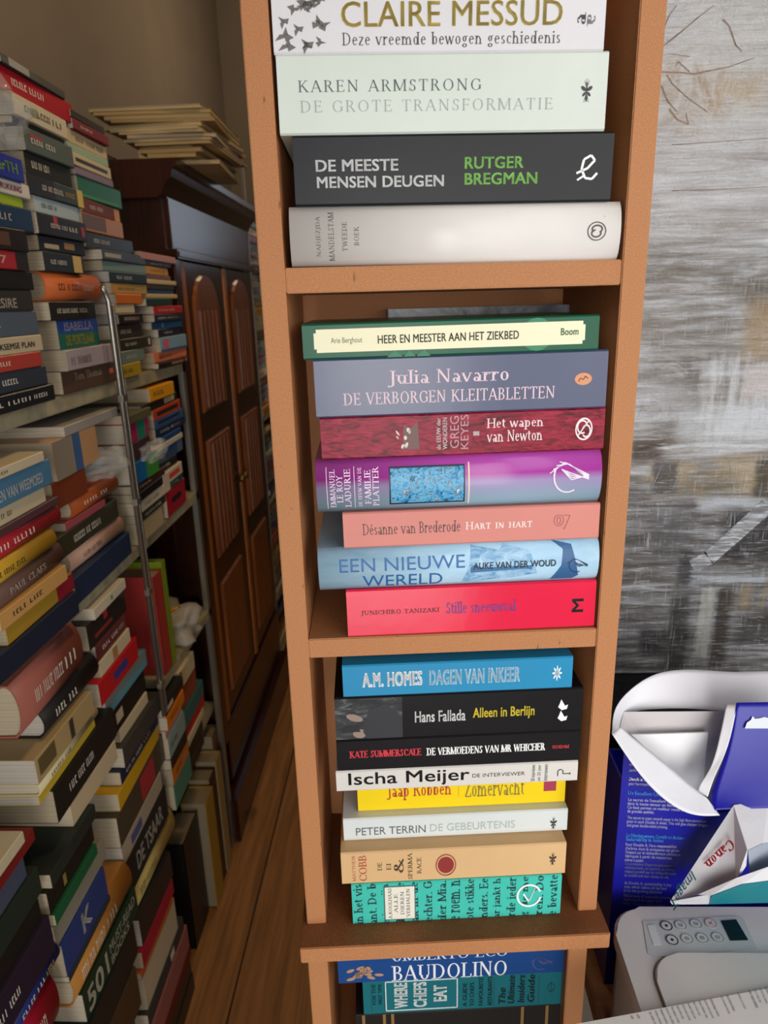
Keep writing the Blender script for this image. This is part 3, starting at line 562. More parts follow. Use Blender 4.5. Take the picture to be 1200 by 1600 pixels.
# ------------------------------------------------------------------ the metal bookcase along the aisle
XF = -.50
M_STEEL = NB('painted_steel_shelf', .42, .5); M_STEEL = M_STEEL.base(M_STEEL.ramp(M_STEEL.noise(M_STEEL.coord(), 30, 4), [(.35, '8f8870'), (.6, 'aba283')]))
M_POST = NB('galvanised_post', .3, .5); M_POST.b.inputs['Metallic'].default_value = .85; M_POST = M_POST.base(lin('a8a49a'))
mb = thing('metal_bookcase', (XF, .9, 0)); tag(mb, 'grey metal bookcase with a bright steel post, crammed with lying books', 'bookcase')
for z in (1.331, 1.031, .728):
    if z > 1: box('shelf', -.30, 0, -1.2, .325, z - .024, z - .001, M_STEEL, mb, .002)
    box('shelf', -.30, 0, .345, .70, z - .024, z - .001, M_STEEL, mb, .002)
box('shelf', -.30, -.02, .30, .70, .431, .454, M_STEEL, mb, .002)
bm = bmesh.new(); tube(bm, [(.026, .255, .70), (.026, .255, 1.462), (.023, .253, 1.476), (.0215, .247, 1.483)], .0042, 10); mesh_obj('post', bm, M_POST, mb, True)
pbar = box('post_bar', .0225, .0295, .2645, .2705, .70, 1.455, M_POST, mb, .0008)
for z in (.76, .95, 1.12, 1.30): box('post_clip', .0222, .0305, .2505, .272, z, z + .012, M_POST, mb, .0008)
for y in (-1.2, .32, .67): box('rear_post', -.31, -.30, y, y + .03, 0, 1.49, M_POST, mb)
for y in (-1.2, .68): mesh_obj('post', bx(bmesh.new(), -.012, 0, y, y + .02, 0, 1.33), M_POST, mb)

ORD = 'topmost second third fourth fifth sixth seventh eighth ninth tenth eleventh twelfth thirteenth fourteenth fifteenth sixteenth seventeenth eighteenth nineteenth twentieth twenty-first twenty-second twenty-third twenty-fourth twenty-fifth twenty-sixth twenty-seventh twenty-eighth'.split()
def yz(x, y, X): p = onX(x, y, X); return p.y, p.z
def y_at(px, z, X):
    lo, hi = .15, 6.0
    for _ in range(50):
        m = (lo + hi) / 2; c = CM @ (Vector((X, m, z)) - CP); x = 600 + F_PX * c.x / c.z if c.z > .01 else -1e6
        if x < px: lo = m
        else: hi = m
    return lo
BARS = random.Random(11)
def bars_polys(n, r):
    P = []; x = 0
    for w in range(n):
        for k in range(r.randint(3, 7)):
            wd = r.uniform(.25, .5); 
            for q in ([(x, 0), (x + .16, 0), (x + .16, 1), (x, 1)], [(x, .0), (x + wd, 0), (x + wd, .18), (x, .18)], [(x, .8), (x + wd, .8), (x + wd, 1), (x, 1)])[:r.randint(1, 3)]: P.append(q)
            x += wd + .2
        x += .5
    return P
PGS = ['c2b49a', 'b8aa90', 'c8bca6', 'ad9f86', 'bcb4a8']
def pile(X, zbase, where, group, rows, jit=.008, zmax=9, ymin=-9, ymax=9):
    """rows: description|colour|x,ytop,ybottom of the spine in the photo|x near|x far|options"""
    L = []
    for r in rows.strip().split('\n'):
        f = [q.strip() for q in r.split('|')]; x, yt, yb = map(float, f[2].split(','))
        _, zt = yz(x, yt, X); _, zb = yz(x, yb, X); zt = min(zt, zmax); zm = (zt + zb) / 2
        y1 = y_at(float(f[4]), zm, X); y0 = y_at(float(f[3]), zm, X) if f[3] != '-' else y1 - .205
        y0 = max(y0, y1 - .25)
        if y1 - y0 < .11: y0 = y1 - .11 if f[3] == '-' else y0
        y0, y1 = max(y0, ymin), min(y1, ymax)
        L.append([f[0], f[1], y0, y1, zt, f[5] if len(f) > 5 else '', x])
    fill = max(0, int((zb - zbase) / .042)) if zb - zbase > .045 else 0      # the books lower down that carry the pile
    for k in range(fill):
        nm, hx = (('plain brown', '4a3626'), ('plain black', '24221f'), ('plain green', '2c3c30'), ('plain grey', '4c4a46'), ('plain blue', '2a3448'), ('plain maroon', '4c2222'))[k % 6]
        L.append([nm + ' book', hx, L[-1][2], L[-1][3], zb - (zb - zbase) * k / fill, 'n', 0])
    z = zbase; N = len(L)
    for i in range(N - 1, -1, -1):
        ds, hx, y0, y1, zt, op, _ = L[i]; t = max(zt - z, .006)
        hard = 'r' in op.split(';')[0]; name = 'book'
        r = random.Random(i * 77 + int(abs(y0) * 1e4)); w = y1 - y0; w = max(w, .10)
        root, cv, fr = make_book(name, w, t - .0002, r.uniform(.125, .15), cover(hx, r.choice([.3, .36, .45])), pages(r.choice(PGS)), hard, min(.011, t * .25) if hard else 0)
        root.location = (X + r.uniform(-jit, 0) * (1 if i else .3), (y0 + y1) / 2, z + t / 2); root.rotation_euler = (0, 0, math.pi / 2 + r.uniform(-.02, .02)); finish(root)
        tag(root, f'{ds}, {ORD[i]} in {where}' if i else f'{ds}, topmost in {where}', 'book', group)
        fg = 'e8e2d4' if lum(hx) < .3 else '3a342c'; cuts = 12 if hard else None
        txt = None; tp = [q for q in op.split(';')[1:] if q]
        for q in tp:
            if q.startswith('T:'):
                _, s_, col, fit, kind = q.split(':'); txt = 1
                letters(root, (R(s_) if kind == 'R' else Sn(s_, .02)), plain(col), fr, tuple(map(float, fit.split(','))), 0, 'title', .0006, cuts=cuts)
            elif q.startswith('P:'):
                _, col, fit = q.split(':'); u0, u1, v0, v1 = map(float, fit.split(','))
                o = letters(root, [[(0, 0), (1, 0), (1, 1), (0, 1)]], plain(col, .4), fr, (u0, u1, v0, v1), 0, 'printed_band', .0003, cuts=cuts)
        if not txt and 'n' not in op.split(';')[0] and t > .008:
            u0 = r.uniform(.1, .25); u1 = u0 + r.uniform(.3, .5); hh = r.uniform(.2, .32)
            letters(root, bars_polys(r.randint(2, 3), r), plain(fg), fr, (u0, u1, .5 - hh / 2, .5 + hh / 2), 0, 'worn_lettering', .0005, cuts=cuts)
            if r.random() < .45: letters(root, bars_polys(1, r), plain(r.choice([fg, 'c9a24a', 'b8b0a0'])), fr, (u1 + .05, min(u1 + .22, .95), .5 - hh / 2, .5 + hh / 2), 0, 'worn_lettering', .0005, cuts=cuts)
        z += t
    return z
GU, GM, GB = 'books lying on the upper metal shelf', 'books lying on the middle metal shelf', 'books lying on the low shelf and floor'
S1, S2, S3 = 1.331, 1.031, .728
pile(-.485, S1, 'upper stack at left picture edge', GU, '''
blue paperback with lime title|2c3c9a|37,250,281|-|37|p;T:GerTH:a8d83a:.62,.93,.28,.72:S
white paperback with crimson capitals|dcd6cc|52,290,307|-|52|p;T:IN VERDRUKKING:a03050:.45,.9,.3,.7:S
lime green paperback|a8c01c|46,310,325|-|46|n
navy blue paperback|27405c|57,329,360|-|57|p
black paperback with brown cover picture|2a2420|42,361,394|-|42|p;P:5a3a24:.55,.8,.2,.8
red and black paperback with numerals|b03038|46,395,422|-|46|p;P:22201e:.86,1,0,1;T:1077:e8d8c8:.5,.75,.3,.72:S
black paperback with beige capitals|1f1d1b|58,424,452|-|58|p
black and grey photo paperback|3a3836|58,453,483|-|58|p;T:DESIRE:d8d0c4:.5,.8,.15,.6:S
slate blue paperback|5a6674|68,485,520|-|68|p
cream paperback with dark capitals|cbbd9c|72,522,547|-|72|p;T:N BLIKSEMSE PLAN:4a4236:.35,.9,.3,.65:S
brick red paperback|b8483c|70,548,567|-|70|p
dark slate paperback|37404a|80,570,598|-|80|p
thin black book|24262a|86,599,612|-|86|p
''')
pile(-.49, S1, 'upper stack left of steel post', GU, '''
thin dark photo book|3c403c|50,110,122|2|103|n;P:8a8a84:.1,.4,.1,.9
glossy red paperback|b01c2c|50,124,154|5|117|p
white paperback with olive sprig|d6cdb0|50,158,188|22|108|p;P:8a8a50:.3,.42,.3,.7
black paperback|23241f|50,190,204|28|110|n
grey-green paperback with red words|596660|60,206,240|40|113|p;P:a04040:.1,.35,.62,.78
black paperback with flowered lettering|25261f|60,241,262|45|115|p
black and grey-green book with yellow end|39443c|90,285,315|46|132|p;P:1c1d1b:0,.45,0,1;P:d8bf50:.88,1,0,1
pale blue and white book|b5c8cc|80,310,338|60|130|p
black paperback with red dot|24221f|90,338,368|60|137|p;P:b83030:.3,.38,.55,.95;P:b02a3a:.88,.95,.25,.75
black paperback with two beige panels|24262a|90,370,393|68|138|n;P:b8a88c:.1,.4,.2,.5;P:a07a4a:.52,.75,.3,.75
dark blue paperback with yellow end|2c343a|100,395,423|75|137|p;P:d8b868:.72,.95,.05,.95
thick orange rounded hardcover|d8713c|100,425,468|80|163|r
black paperback with pale title|25221e|100,471,498|80|148|p
blue and green paperback with yellow capitals|2a5a72|105,500,545|100|160|p;P:2c4f9c:0,1,.55,1;P:1f6a58:0,1,0,.55;T:ISABELLA:d8d0e0:.15,.85,.62,.92:S;T:DE PORTELAAR:c8b840:.15,.85,.12,.48:S
pale mauve hardcover|b3a6aa|105,547,577|103|176|p;T:P.F. THOMESE:6a5a60:.08,.5,.25,.62:R
brown paperback with pink mark|5c4638|108,580,610|105|186|p;P:d86a5a:.86,.94,.45,.7;T:Tom Thomas:a89880:.2,.7,.5,.85:R
''')
pile(-.49, S1, 'upper stack right of steel post', GU, '''
dark flat book|3a3a34|140,185,195|112|165|n
dark red book|7c2028|140,197,212|115|170|p
cream paperback with brown print|d2bf94|140,213,234|112|173|p
pale green paperback|a5bfa4|140,234,246|112|173|n
cream paperback with black stripe|d6c79c|140,247,266|115|176|n;P:2a2622:.08,.9,.35,.65
lavender paperback|8f8094|140,266,280|122|180|n
thick green hardcover|22704a|150,282,312|128|193|n;P:3f8f5a:.05,.9,.05,.2
brown-red paperback|7a3a28|150,313,333|133|193|p;P:d8903a:.84,1,0,.9
orange paperback with brown picture|c07c30|160,338,362|133|197|n;P:6a4a3a:.0,.55,.15,.95
black paperback|25241f|160,365,388|140|214|p
dark grey paperback with white label|3a4040|180,392,407|160|228|n;P:b0aca0:.05,.4,.3,.7
pale teal paperback|7f9c94|180,408,422|165|230|n
deep blue-green paperback|1f3a44|190,425,437|172|228|p
tan paperback|cfa356|190,442,457|177|231|p
orange paperback|e07a20|190,459,472|182|223|n
shiny cream paperback|e8dcb8|190,475,487|184|208|n
black paperback with red spot|24211f|190,490,505|187|224|p;P:b83030:.6,.66,.3,.7
dark grey paperback with silver lines|3c3a3a|192,507,527|185|228|p
dark olive paperback with white emblem|3a372a|196,530,548|194|241|p;P:d8c8b8:.88,.94,.2,.8
grey-teal paperback|7e918a|197,549,567|195|231|p
yellow paperback|c2a32c|197,570,586|195|222|p
'''.replace('yellow paperback|', 'small yellow paperback|'))
pile(-.49, S1, 'upper stack beside dark wardrobe', GU, '''
faded pink paperback|c88a80|245,397,407|220|274|n
navy paperback with white words|252c3a|245,408,415|228|270|p
golden yellow paperback|e0a23c|245,416,428|232|268|p
slate and red paperback|7a5a58|245,429,436|230|271|n
cream paperback|ddc894|245,437,443|229|276|n
dark brown paperback|3c3224|245,444,451|229|274|n
mid blue paperback|3f6c96|245,452,459|232|275|n
straw coloured paperback|d2bb84|245,459,465|228|279|n
dark green paperback|23443c|245,466,475|228|270|n
bright red paperback|c42c34|250,478,490|241|285|p
midnight paperback with white capitals|232a40|250,491,501|241|287|p
deep blue paperback|1f5a88|250,503,513|241|286|n;P:3fa0c8:.3,.36,.2,.8
dark navy paperback|222842|255,514,525|250|286|p
sky blue paperback with pink dot|8fb6cc|256,527,545|253|293|n;P:d86a8a:.1,.3,.2,.85;P:2f5f94:.0,1,0,.15
salmon orange paperback|ef8a5e|252,551,565|248|295|p
black paperback with pink circle|262220|253,567,576|250|294|n;P:d86a5a:.86,.93,.3,.8;P:b0765a:.4,.8,.3,.7
''')
pile(-.475, S2, 'middle stack at left picture edge', GM, '''
cream paperback|cfc2a4|30,720,735|-|68|p
steel blue paperback with white capitals|4e7c9c|40,733,776|-|82|p;T:OGEN VAN WEEMOED:e2e2dc:.3,.88,.22,.62:S
ivory paperback|cdbf9e|40,778,806|-|79|p
dark red-grey book|5a3c40|40,807,820|-|98|n
red rounded hardcover|b02c34|40,822,850|-|102|r
mustard yellow hardcover|c7a034|40,858,890|-|93|r
brown hardcover with silver capitals|644a40|40,893,930|5|107|r;T:PAUL CLAES:b8b0a8:.15,.68,.35,.65:R
tan paperback|d0a060|40,932,960|5|106|p
gold book with red end|b08c30|40,962,992|20|123|n;P:8c1c2c:.72,1,0,1
dark navy book|232a3c|40,994,1008|-|121|n
''')
pile(-.49, S2, 'middle stack left of steel post', GM, '''
pale grey flat book|a5a09a|150,648,664|100|184|n
fat book with etched picture and blue band|c79b6e|100,684,733|83|152|n;P:8a8272:0,.4,0,1;P:3c6290:.42,.6,0,1
reddish brown hardcover|7c3c24|110,742,775|85|135|n
rust brown rounded hardcover|a85428|125,778,810|118|188|r
dusty rose paperback|a8525a|120,812,824|112|170|n
dark olive hardcover|3f3c2c|120,826,842|97|190|p
beige pink rounded hardcover|caa28c|125,860,895|120|201|r
dark blue hardcover|25344f|125,897,907|115|205|n
''')
pile(-.49, S2, 'middle stack beside dark wardrobe', GM, '''
amber yellow paperback|eea51c|240,606,623|236|272|p
black paperback with cream label|2a2823|250,624,634|225|283|n;P:c8b898:.6,.9,.2,.8
red-orange framed paperback|cc4a24|250,639,653|244|287|n;P:2c2420:.12,.9,.3,.7
blue framed paperback|3c6ca8|255,654,665|247|290|n;P:1f2c44:.12,.9,.3,.7
dark blue paperback|1f3458|255,667,678|248|292|p
royal blue paperback|24508c|262,680,690|256|285|n
white thin paperback|d6d0bc|260,691,700|238|287|n
blue-grey picture paperback|5c708c|255,703,718|245|288|n;P:30507c:.4,.8,.1,.9
dark green-black paperback|252a26|260,722,736|245|280|p
white paperback with red words|dccfb8|260,738,750|254|285|n;P:d84a30:.3,.85,.3,.7
dark teal paperback|2c5850|270,751,762|262|288|p
crimson paperback|b02438|268,765,784|264|293|n;P:2a1a1c:.25,.75,.4,.62
'''.replace('|p\nroyal', '|p\nroyal'))
pile(-.487, S2, 'middle stack right of steel post', GM, '''
olive grey book|6a6448|210,646,659|203|236|n
magenta and green paperback|c02468|210,661,690|205|234|n;P:1c8a70:.45,.85,0,1
dark plum book|4a3038|212,692,716|206|238|n
blue and green paperback|2278c0|215,722,750|212|247|n;P:4aa040:.45,1,0,1
dark brown paperback|4a3226|220,755,768|213|258|p
black paperback|242220|220,769,781|215|255|n
white hardcover|e0d6bc|222,783,800|218|268|p
black and white paperback|3a3832|225,801,815|220|262|p
cream paperback|c9b78c|226,816,833|222|259|n
''')
# lower levels
ZA = pile(-.485, .0, 'floor stack left of steel post', GB, '''
grey photo book|45423c|200,1158,1193|195|250|n
navy paperback|1f2c40|200,1196,1221|195|251|p
sunflower yellow book|d8a822|200,1222,1242|190|254|n
dark olive book with red patch|4a4434|205,1246,1290|190|262|n;P:b0303a:.45,.75,.1,.9
dull white book with blue letters|b3a48c|212,1292,1325|197|258|n;P:4a5a8a:.2,.45,.2,.7
black book with white capitals|262824|225,1302,1348|205|264|n;T:DE TSAAR:d8d4c8:.2,.85,.25,.75:S
pale yellow rounded hardcover|cdb56c|240,1336,1385|216|276|r
black picture book|292724|240,1392,1420|222|268|n
crimson paperback|a81c34|250,1422,1452|225|272|n
orange and purple paperback|c0602c|250,1455,1470|225|272|n
bone white paperback|c4b494|255,1455,1490|230|277|n
dark grey paperback|3a3c3c|270,1484,1510|235|290|n;P:d0c8b8:.6,.7,.2,.8
faded pink book|9c5c58|270,1512,1545|235|295|n
dark red book|6c1c20|275,1548,1572|235|300|n
'''.replace('crimson paperback|', 'deep crimson paperback|').replace('navy paperback|', 'plain navy paperback|'))
ZB = pile(-.475, 0, 'floor stack at left picture edge', GB, '''
dark green-black book|2a312c|110,1318,1345|82|150|n
black hardcover with gold mark|211e1b|110,1346,1378|80|150|n;P:8a7a3c:.3,.36,.2,.7
glossy green book|1f5c38|116,1379,1401|80|152|n
grey-white picture book|8f8a78|116,1402,1434|82|170|n
royal blue book with large letter|2c3f78|130,1420,1465|103|168|n;T:K:d8d4cc:.4,.6,.25,.85:S
dark slate book|33363c|140,1466,1488|112|175|n
tan orange rounded hardcover|b87f3c|160,1438,1492|122|208|r
dark green book with white numerals|1f3424|170,1482,1528|140|217|n;T:501:d8d4bc:.05,.4,.1,.85:S;T:MUST-READ:c8c4ac:.45,.95,.5,.85:S;T:BOOKS:c8c4ac:.45,.8,.1,.4:S
black dusty book|23231f|170,1540,1590|135|215|n
brown cloth book|4a3626|175,1600,1660|135|215|n
dark teal cloth book|2a4040|180,1680,1740|135|215|n
'''.replace('brown cloth book', 'worn brown cloth book'), ymin=.717)
pile(-.48, ZB + .0005, 'low stack at left picture edge', GB, '''
pinkish brown rounded hardcover|9c5c50|33,1064,1105|28|128|r
glossy black rounded hardcover|24201e|82,1106,1135|78|158|r
tan book with tree etching|b39b6c|66,1176,1228|60|147|n;P:5f5436:.04,.3,.25,.9;P:3c3a30:.55,.62,.1,.9
ivory rounded hardcover|cfc49a|80,1205,1226|66|158|r
yellow paperback|d4b43c|80,1228,1258|70|158|n
black book|242320|110,1203,1252|90|182|p
thin pale book|cdb894|120,1250,1258|115|182|n
'''.replace('yellow paperback|', 'bright yellow paperback|'))
pile(-.49, ZA + .0005, 'low stack left of steel post', GB, '''
white paperback|d6cbb0|150,948,962|147|196|n;P:6a9a3c:.5,.56,.3,.7
black paperback with red letters|282624|150,968,998|142|200|n;P:b02c30:.4,.5,.6,.9;P:8a3030:.15,.6,.25,.4
maroon paperback|6c3434|160,1003,1026|155|202|p
cream paperback with small picture|d8c9a4|165,1028,1052|160|206|n;P:b0804a:.4,.55,.1,.9
red paperback with blue word|c42028|165,1055,1076|155|214|n;P:2a3a8a:.35,.7,.34,.68
light blue and grey paperback|5f98a4|175,1085,1120|170|230|n;P:77807c:0,1,.5,1
black paperback with white words|201f1d|190,1098,1128|183|230|n;P:c8b898:.05,.25,.3,.75
ivory hardcover|d4c29c|197,1132,1150|192|232|n
'''.replace('ivory hardcover|', 'slim ivory hardcover|'))
pile(-.49, .455, 'low far stack beside dark wardrobe', GB, '''
cream paperback with red edge|d6c79c|284,1042,1060|270|303|n;P:a02830:0,.12,0,1
rust coloured paperback|984c30|296,1060,1078|282|309|n
teal paperback|2c6c6c|308,1082,1102|290|320|n
scarlet paperback|c42a28|307,1112,1130|290|322|n
off-white paperback|d4c6a2|307,1133,1146|290|321|n
olive black paperback|2a2a22|306,1150,1175|290|321|n
dark umber paperback|3a2c20|306,1178,1200|290|321|n
''', zmax=.7025, ymin=1.312)
pile(-.482, .455, 'low stack right of steel post', GB, '''
black paperback with cream capitals|252320|273,1080,1098|252|288|n;P:d8ccb0:.1,.4,.3,.7
orange paperback with black words|e0801e|273,1100,1128|253|288|p
pink and white thin paperback|c89a8c|270,1130,1139|255|286|n
pale mint grey paperback|93aa9e|273,1140,1172|256|291|p
black thin paperback|262422|276,1174,1180|258|292|n
burnt orange paperback|d67a24|282,1182,1208|262|297|p
sea green paperback|4c8a72|284,1209,1228|263|301|n
''', ymin=1.187, ymax=1.309)
pile(-.475, 0, 'floor pile in the bottom left corner', GB, '''
ivory paperback|c8bd9c|15,1328,1350|-|38|p
deep red hardcover|7c2420|15,1352,1366|-|62|n
grey-blue paperback|4a5064|20,1372,1408|-|48|n
bottle green hardcover|26322a|30,1404,1446|-|66|p
big black hardcover|211f1c|42,1440,1480|-|70|p
purple-black glossy hardcover|2c2030|46,1482,1532|-|80|p
navy rounded hardcover|22306c|75,1506,1556|30|103|r
bright red rounded hardcover|a81a30|62,1566,1620|20|92|r
brown-red paperback|6c342a|80,1640,1700|20|100|n
''', ymax=.714)

# ------------------------------------------------------------------ books standing on the low metal shelf and on the floor
def upright(label, x0, x1, y0, y1, z0, z1, hx, spine='-x', group=None, name='book', pg='94866c', lean=0):
    """standing book: covers face +-X when spine is 'front' (spine towards the camera); 'aisle' turns the spine to +X"""
    r = thing(name, ((x0 + x1) / 2, (y0 + y1) / 2, z0)); w, d, h = (x1 - x0) / 2, (y1 - y0) / 2, z1 - z0; c = .0018
    bm = bmesh.new()
    if spine == 'aisle':
        bx(bm, -w, w, -d, -d + c, 0, h); bx(bm, -w, w, d - c, d, 0, h); bx(bm, w - c, w, -d, d, 0, h, .0006); mesh_obj('cover', bm, cover(hx), r)
        box('page_block', -w + .004, w - c, -d + c, d - c, .003, h - .003, pages(pg), r, 0)
    else:
        bx(bm, -w, -w + c, -d, d, 0, h); bx(bm, w - c, w, -d, d, 0, h)
        if spine == 'front': bx(bm, -w, w, -d, -d + c, 0, h)
        else: bx(bm, -w, w, d - c, d, 0, h)
        mesh_obj('cover', bm, cover(hx), r)
        box('page_block', -w + c, w - c, -d + c + (.0 if spine == 'front' else .004), d - c, .003, h - .004, pages(pg), r, 0)
    r.rotation_euler = (lean, 0, 0)
    return tag(r, label, 'book', group)
G_S = 'books standing on the low metal shelf'
upright('red standing book with bright spine beside lime one on low shelf', -.66, -.50, 1.258, 1.302, .7282, .944, 'b8403a', 'aisle', G_S)
upright('thin lime green book standing right of the red one', -.66, -.498, 1.304, 1.322, .7282, .958, '8aa82a', 'aisle', G_S)
for k, (hx, nm) in enumerate((('2c2a30', 'black'), ('4a4048', 'plum grey'), ('2a2c34', 'blue-black'), ('54505a', 'ash grey'), ('34485c', 'steel blue'))):
    upright(f'dark {nm} book standing at the back of the low shelf', -.80, -.66, 1.325 + k * .05, 1.367 + k * .05, .7282, .985 - .006 * k, hx, 'aisle', G_S)
G_F = 'books standing on the floor before the shelves'
upright('black upright book on floor, nearest of the row before the shelves', -.565, -.514, 1.262, 1.37, .0, .300, '201e1d', 'front', G_F)
upright('dark brown upright book with gold cover edge on floor', -.553, -.493, 1.375, 1.44, .0, .315, 'a8842c', 'back', G_F)
upright('dark maroon upright book on floor behind gold one', -.556, -.50, 1.442, 1.49, .0, .33, '3c1c1c', 'back', G_F)
upright('straw coloured upright book on floor near wardrobe foot', -.548, -.496, 1.492, 1.54, .0, .345, '9c8450', 'back', G_F)
upright('brown upright book on floor beside wardrobe foot, last of the row', -.578, -.514, 1.542, 1.598, .0, .385, '6a4a2c', 'back', G_F)

# ------------------------------------------------------------------ wardrobe
WD = darkwood('wardrobe_dark_mahogany', '241009', '3c1a0d', .22); WP = darkwood('wardrobe_ribbed_mahogany', '5a2c12', '8f5228', .3); WE = darkwood('wardrobe_red_edge', '8a4616', 'b06a28', .35)
wr = thing('wardrobe', (-.72, 2.04, 0)); tag(wr, 'tall dark mahogany wardrobe with cornice and arched door panels', 'wardrobe')
def wb(name, x0, x1, y0, y1, z0, z1, m, p=None, bev=.002): return box(name, x0 + .72, x1 + .72, y0 - 2.04, y1 - 2.04, z0, z1, m, p or wr, bev)
wb('carcass', -.945, -.525, 1.635, 2.445, .10, 1.70, WD)
cn = bmesh.new(); pr = [(-.525, 1.675), (-.515, 1.68), (-.505, 1.70), (-.49, 1.715), (-.485, 1.73), (-.475, 1.735), (-.475, 1.75), (-.945, 1.75), (-.945, 1.675)]
vs0 = [cn.verts.new((x + .72, 1.605 - 2.04, z)) for x, z in pr]; vs1 = [cn.verts.new((x + .72, 2.475 - 2.04, z)) for x, z in pr]
for i in range(len(pr)): cn.faces.new((vs0[i], vs0[(i + 1) % len(pr)], vs1[(i + 1) % len(pr)], vs1[i]))
cn.faces.new(vs0); cn.faces.new(vs1[::-1]); mesh_obj('cornice', cn, WD, wr)
wb('frieze', -.527, -.512, 1.64, 2.44, 1.575, 1.68, WD); wb('moulding', -.53, -.495, 1.625, 2.455, 1.553, 1.572, WD, None, .004); wb('moulding', -.535, -.505, 1.62, 1.66, .3, 1.553, WD, None, .003)
wb('side_panel', -.90, -.58, 1.628, 1.636, .35, 1.5, WD)
wb('plinth', -.945, -.485, 1.60, 2.47, .0, .14, WD, None, .004); wb('drawer_front', -.526, -.508, 1.66, 2.43, .16, .33, WD, None, .003)
def arch_panel(y0, y1, z0, z1, arch, m, name, par):
    bm = bmesh.new(); pts = [(y0, z0), (y1, z0), (y1, z1)]
    if arch:
        cy, r = (y0 + y1) / 2, (y1 - y0) / 2; pts += [(cy + r * math.cos(t), z1 + r * .75 * math.sin(t)) for t in [math.pi * k / 10 for k in range(1, 10)]]
    pts.append((y0, z1)); a = [bm.verts.new((.72 - .512, y - 2.04, z)) for y, z in pts]; b_ = [bm.verts.new((.72 - .503, y - 2.04 + (.006 if y < (y0 + y1) / 2 else -.006), z + (.006 if z <= z0 else -.004))) for y, z in pts]
    n = len(pts)
    for i in range(n): bm.faces.new((a[i], a[(i + 1) % n], b_[(i + 1) % n], b_[i]))
    bm.faces.new(b_); bm.faces.new(a[::-1]); return mesh_obj(name, bm, m, par)
for y0 in (1.665, 2.055):
    d = wb('door', -.527, -.510, y0, y0 + .375, .345, 1.55, WD, None, .003)
    box('door_edge', .72 - .512, .72 - .507, y0 - 2.04, y0 + .03 - 2.04, .345, 1.55, WE, d, .001)
    arch_panel(y0 + .07, y0 + .305, 1.19, 1.44, True, WP, 'panel', d); arch_panel(y0 + .07, y0 + .305, .80, 1.12, False, WP, 'panel', d); arch_panel(y0 + .07, y0 + .305, .40, .73, False, WP, 'panel', d)
    for k in range(5):
        for za, zb in ((1.20, 1.44), (.81, 1.11)): box('reed', .72 - .5035, .72 - .4995, y0 + .10 + k * .038 - 2.04, y0 + .122 + k * .038 - 2.04, za, zb, WP, d, .0015)
    bm = bmesh.new(); bmesh.ops.create_uvsphere(bm, u_segments=10, v_segments=8, radius=.011); mesh_obj('knob', bm, plain('6a5a30', .3, .5, .8), d, True).location = (.72 - .497, y0 + (.36 if y0 < 2 else .015) - 2.04, .95)

# ------------------------------------------------------------------ yellowed magazines on the wardrobe
G_M = 'yellowed magazines piled on the wardrobe'
mr = random.Random(5)
def magazine(x0, x1, y0, y1, z0, z1, hx, label, rz=0, tilt=0):
    r = thing('magazine', ((x0 + x1) / 2, (y0 + y1) / 2, z0)); w, d, h = (x1 - x0) / 2, (y1 - y0) / 2, z1 - z0
    box('cover', -w, w, -d, d, h - .0008, h, cover(hx), r, 0); box('page_block', -w + .001, w - .001, -d + .001, d - .001, .0, h - .0009, pages(mr.choice(['b8a27a', 'ab9468', 'c4ae84', '9c8660', 'b4a68c'])), r, 0)
    r.rotation_euler = (tilt, 0, rz); return tag(r, label, 'magazine', G_M)
z = 1.7505
MC = ['faded cream', 'dull ochre', 'brown-edged', 'pale buff', 'grey-blue', 'thin red', 'dusty tan', 'sand coloured', 'parchment', 'worn beige', 'straw', 'yellowed', 'olive-edged', 'light grey']
MH = ['cbb98a', 'b8964c', '8a6a44', 'c8b48a', '5a6070', '8c3a30', 'a08a60', 'bfa878', 'd0c09a', 'a89878', 'c4a860', 'd0b870', '7a7840', '9a9890']
for k in range(14):
    h = mr.choice([.0055, .007, .008, .0095]); ox = -.0085 * k + mr.uniform(-.012, .012)
    magazine(-.545 + ox, -.415 + mr.uniform(-.035, .012), 1.665 + mr.uniform(-.02, .02), 1.93 + mr.uniform(-.02, .06), z, z + h - .0002, MH[k], f'{MC[k]} magazine, {ORD[13 - k]} in the taller pile on the wardrobe', mr.uniform(-.09, .09)); z += h
z = 1.7505
for k in range(7):
    h = mr.choice([.005, .006, .008]); magazine(-.93 + mr.uniform(-.01, .01), -.665 - .004 * k, 1.73 + mr.uniform(-.015, .015), 1.99, z, z + h - .0002, MH[13 - k], f'{MC[13 - k]} magazine, {ORD[6 - k]} in the lower left pile on the wardrobe', mr.uniform(-.04, .04)); z += h
PAL = [('dark crimson', '7c2030'), ('cream', 'cdbf98'), ('olive', '6a6438'), ('ochre', 'c08f38'), ('navy', '27304a'), ('rust', '8c4424'), ('pale grey', '9a968a'), ('dark green', '2c4634'), ('tan', 'b08c5c'), ('black', '24221f'), ('straw yellow', 'd2ae4c'), ('brown', '5c3e28'), ('dusty blue', '566a80'), ('plum', '54304a')]
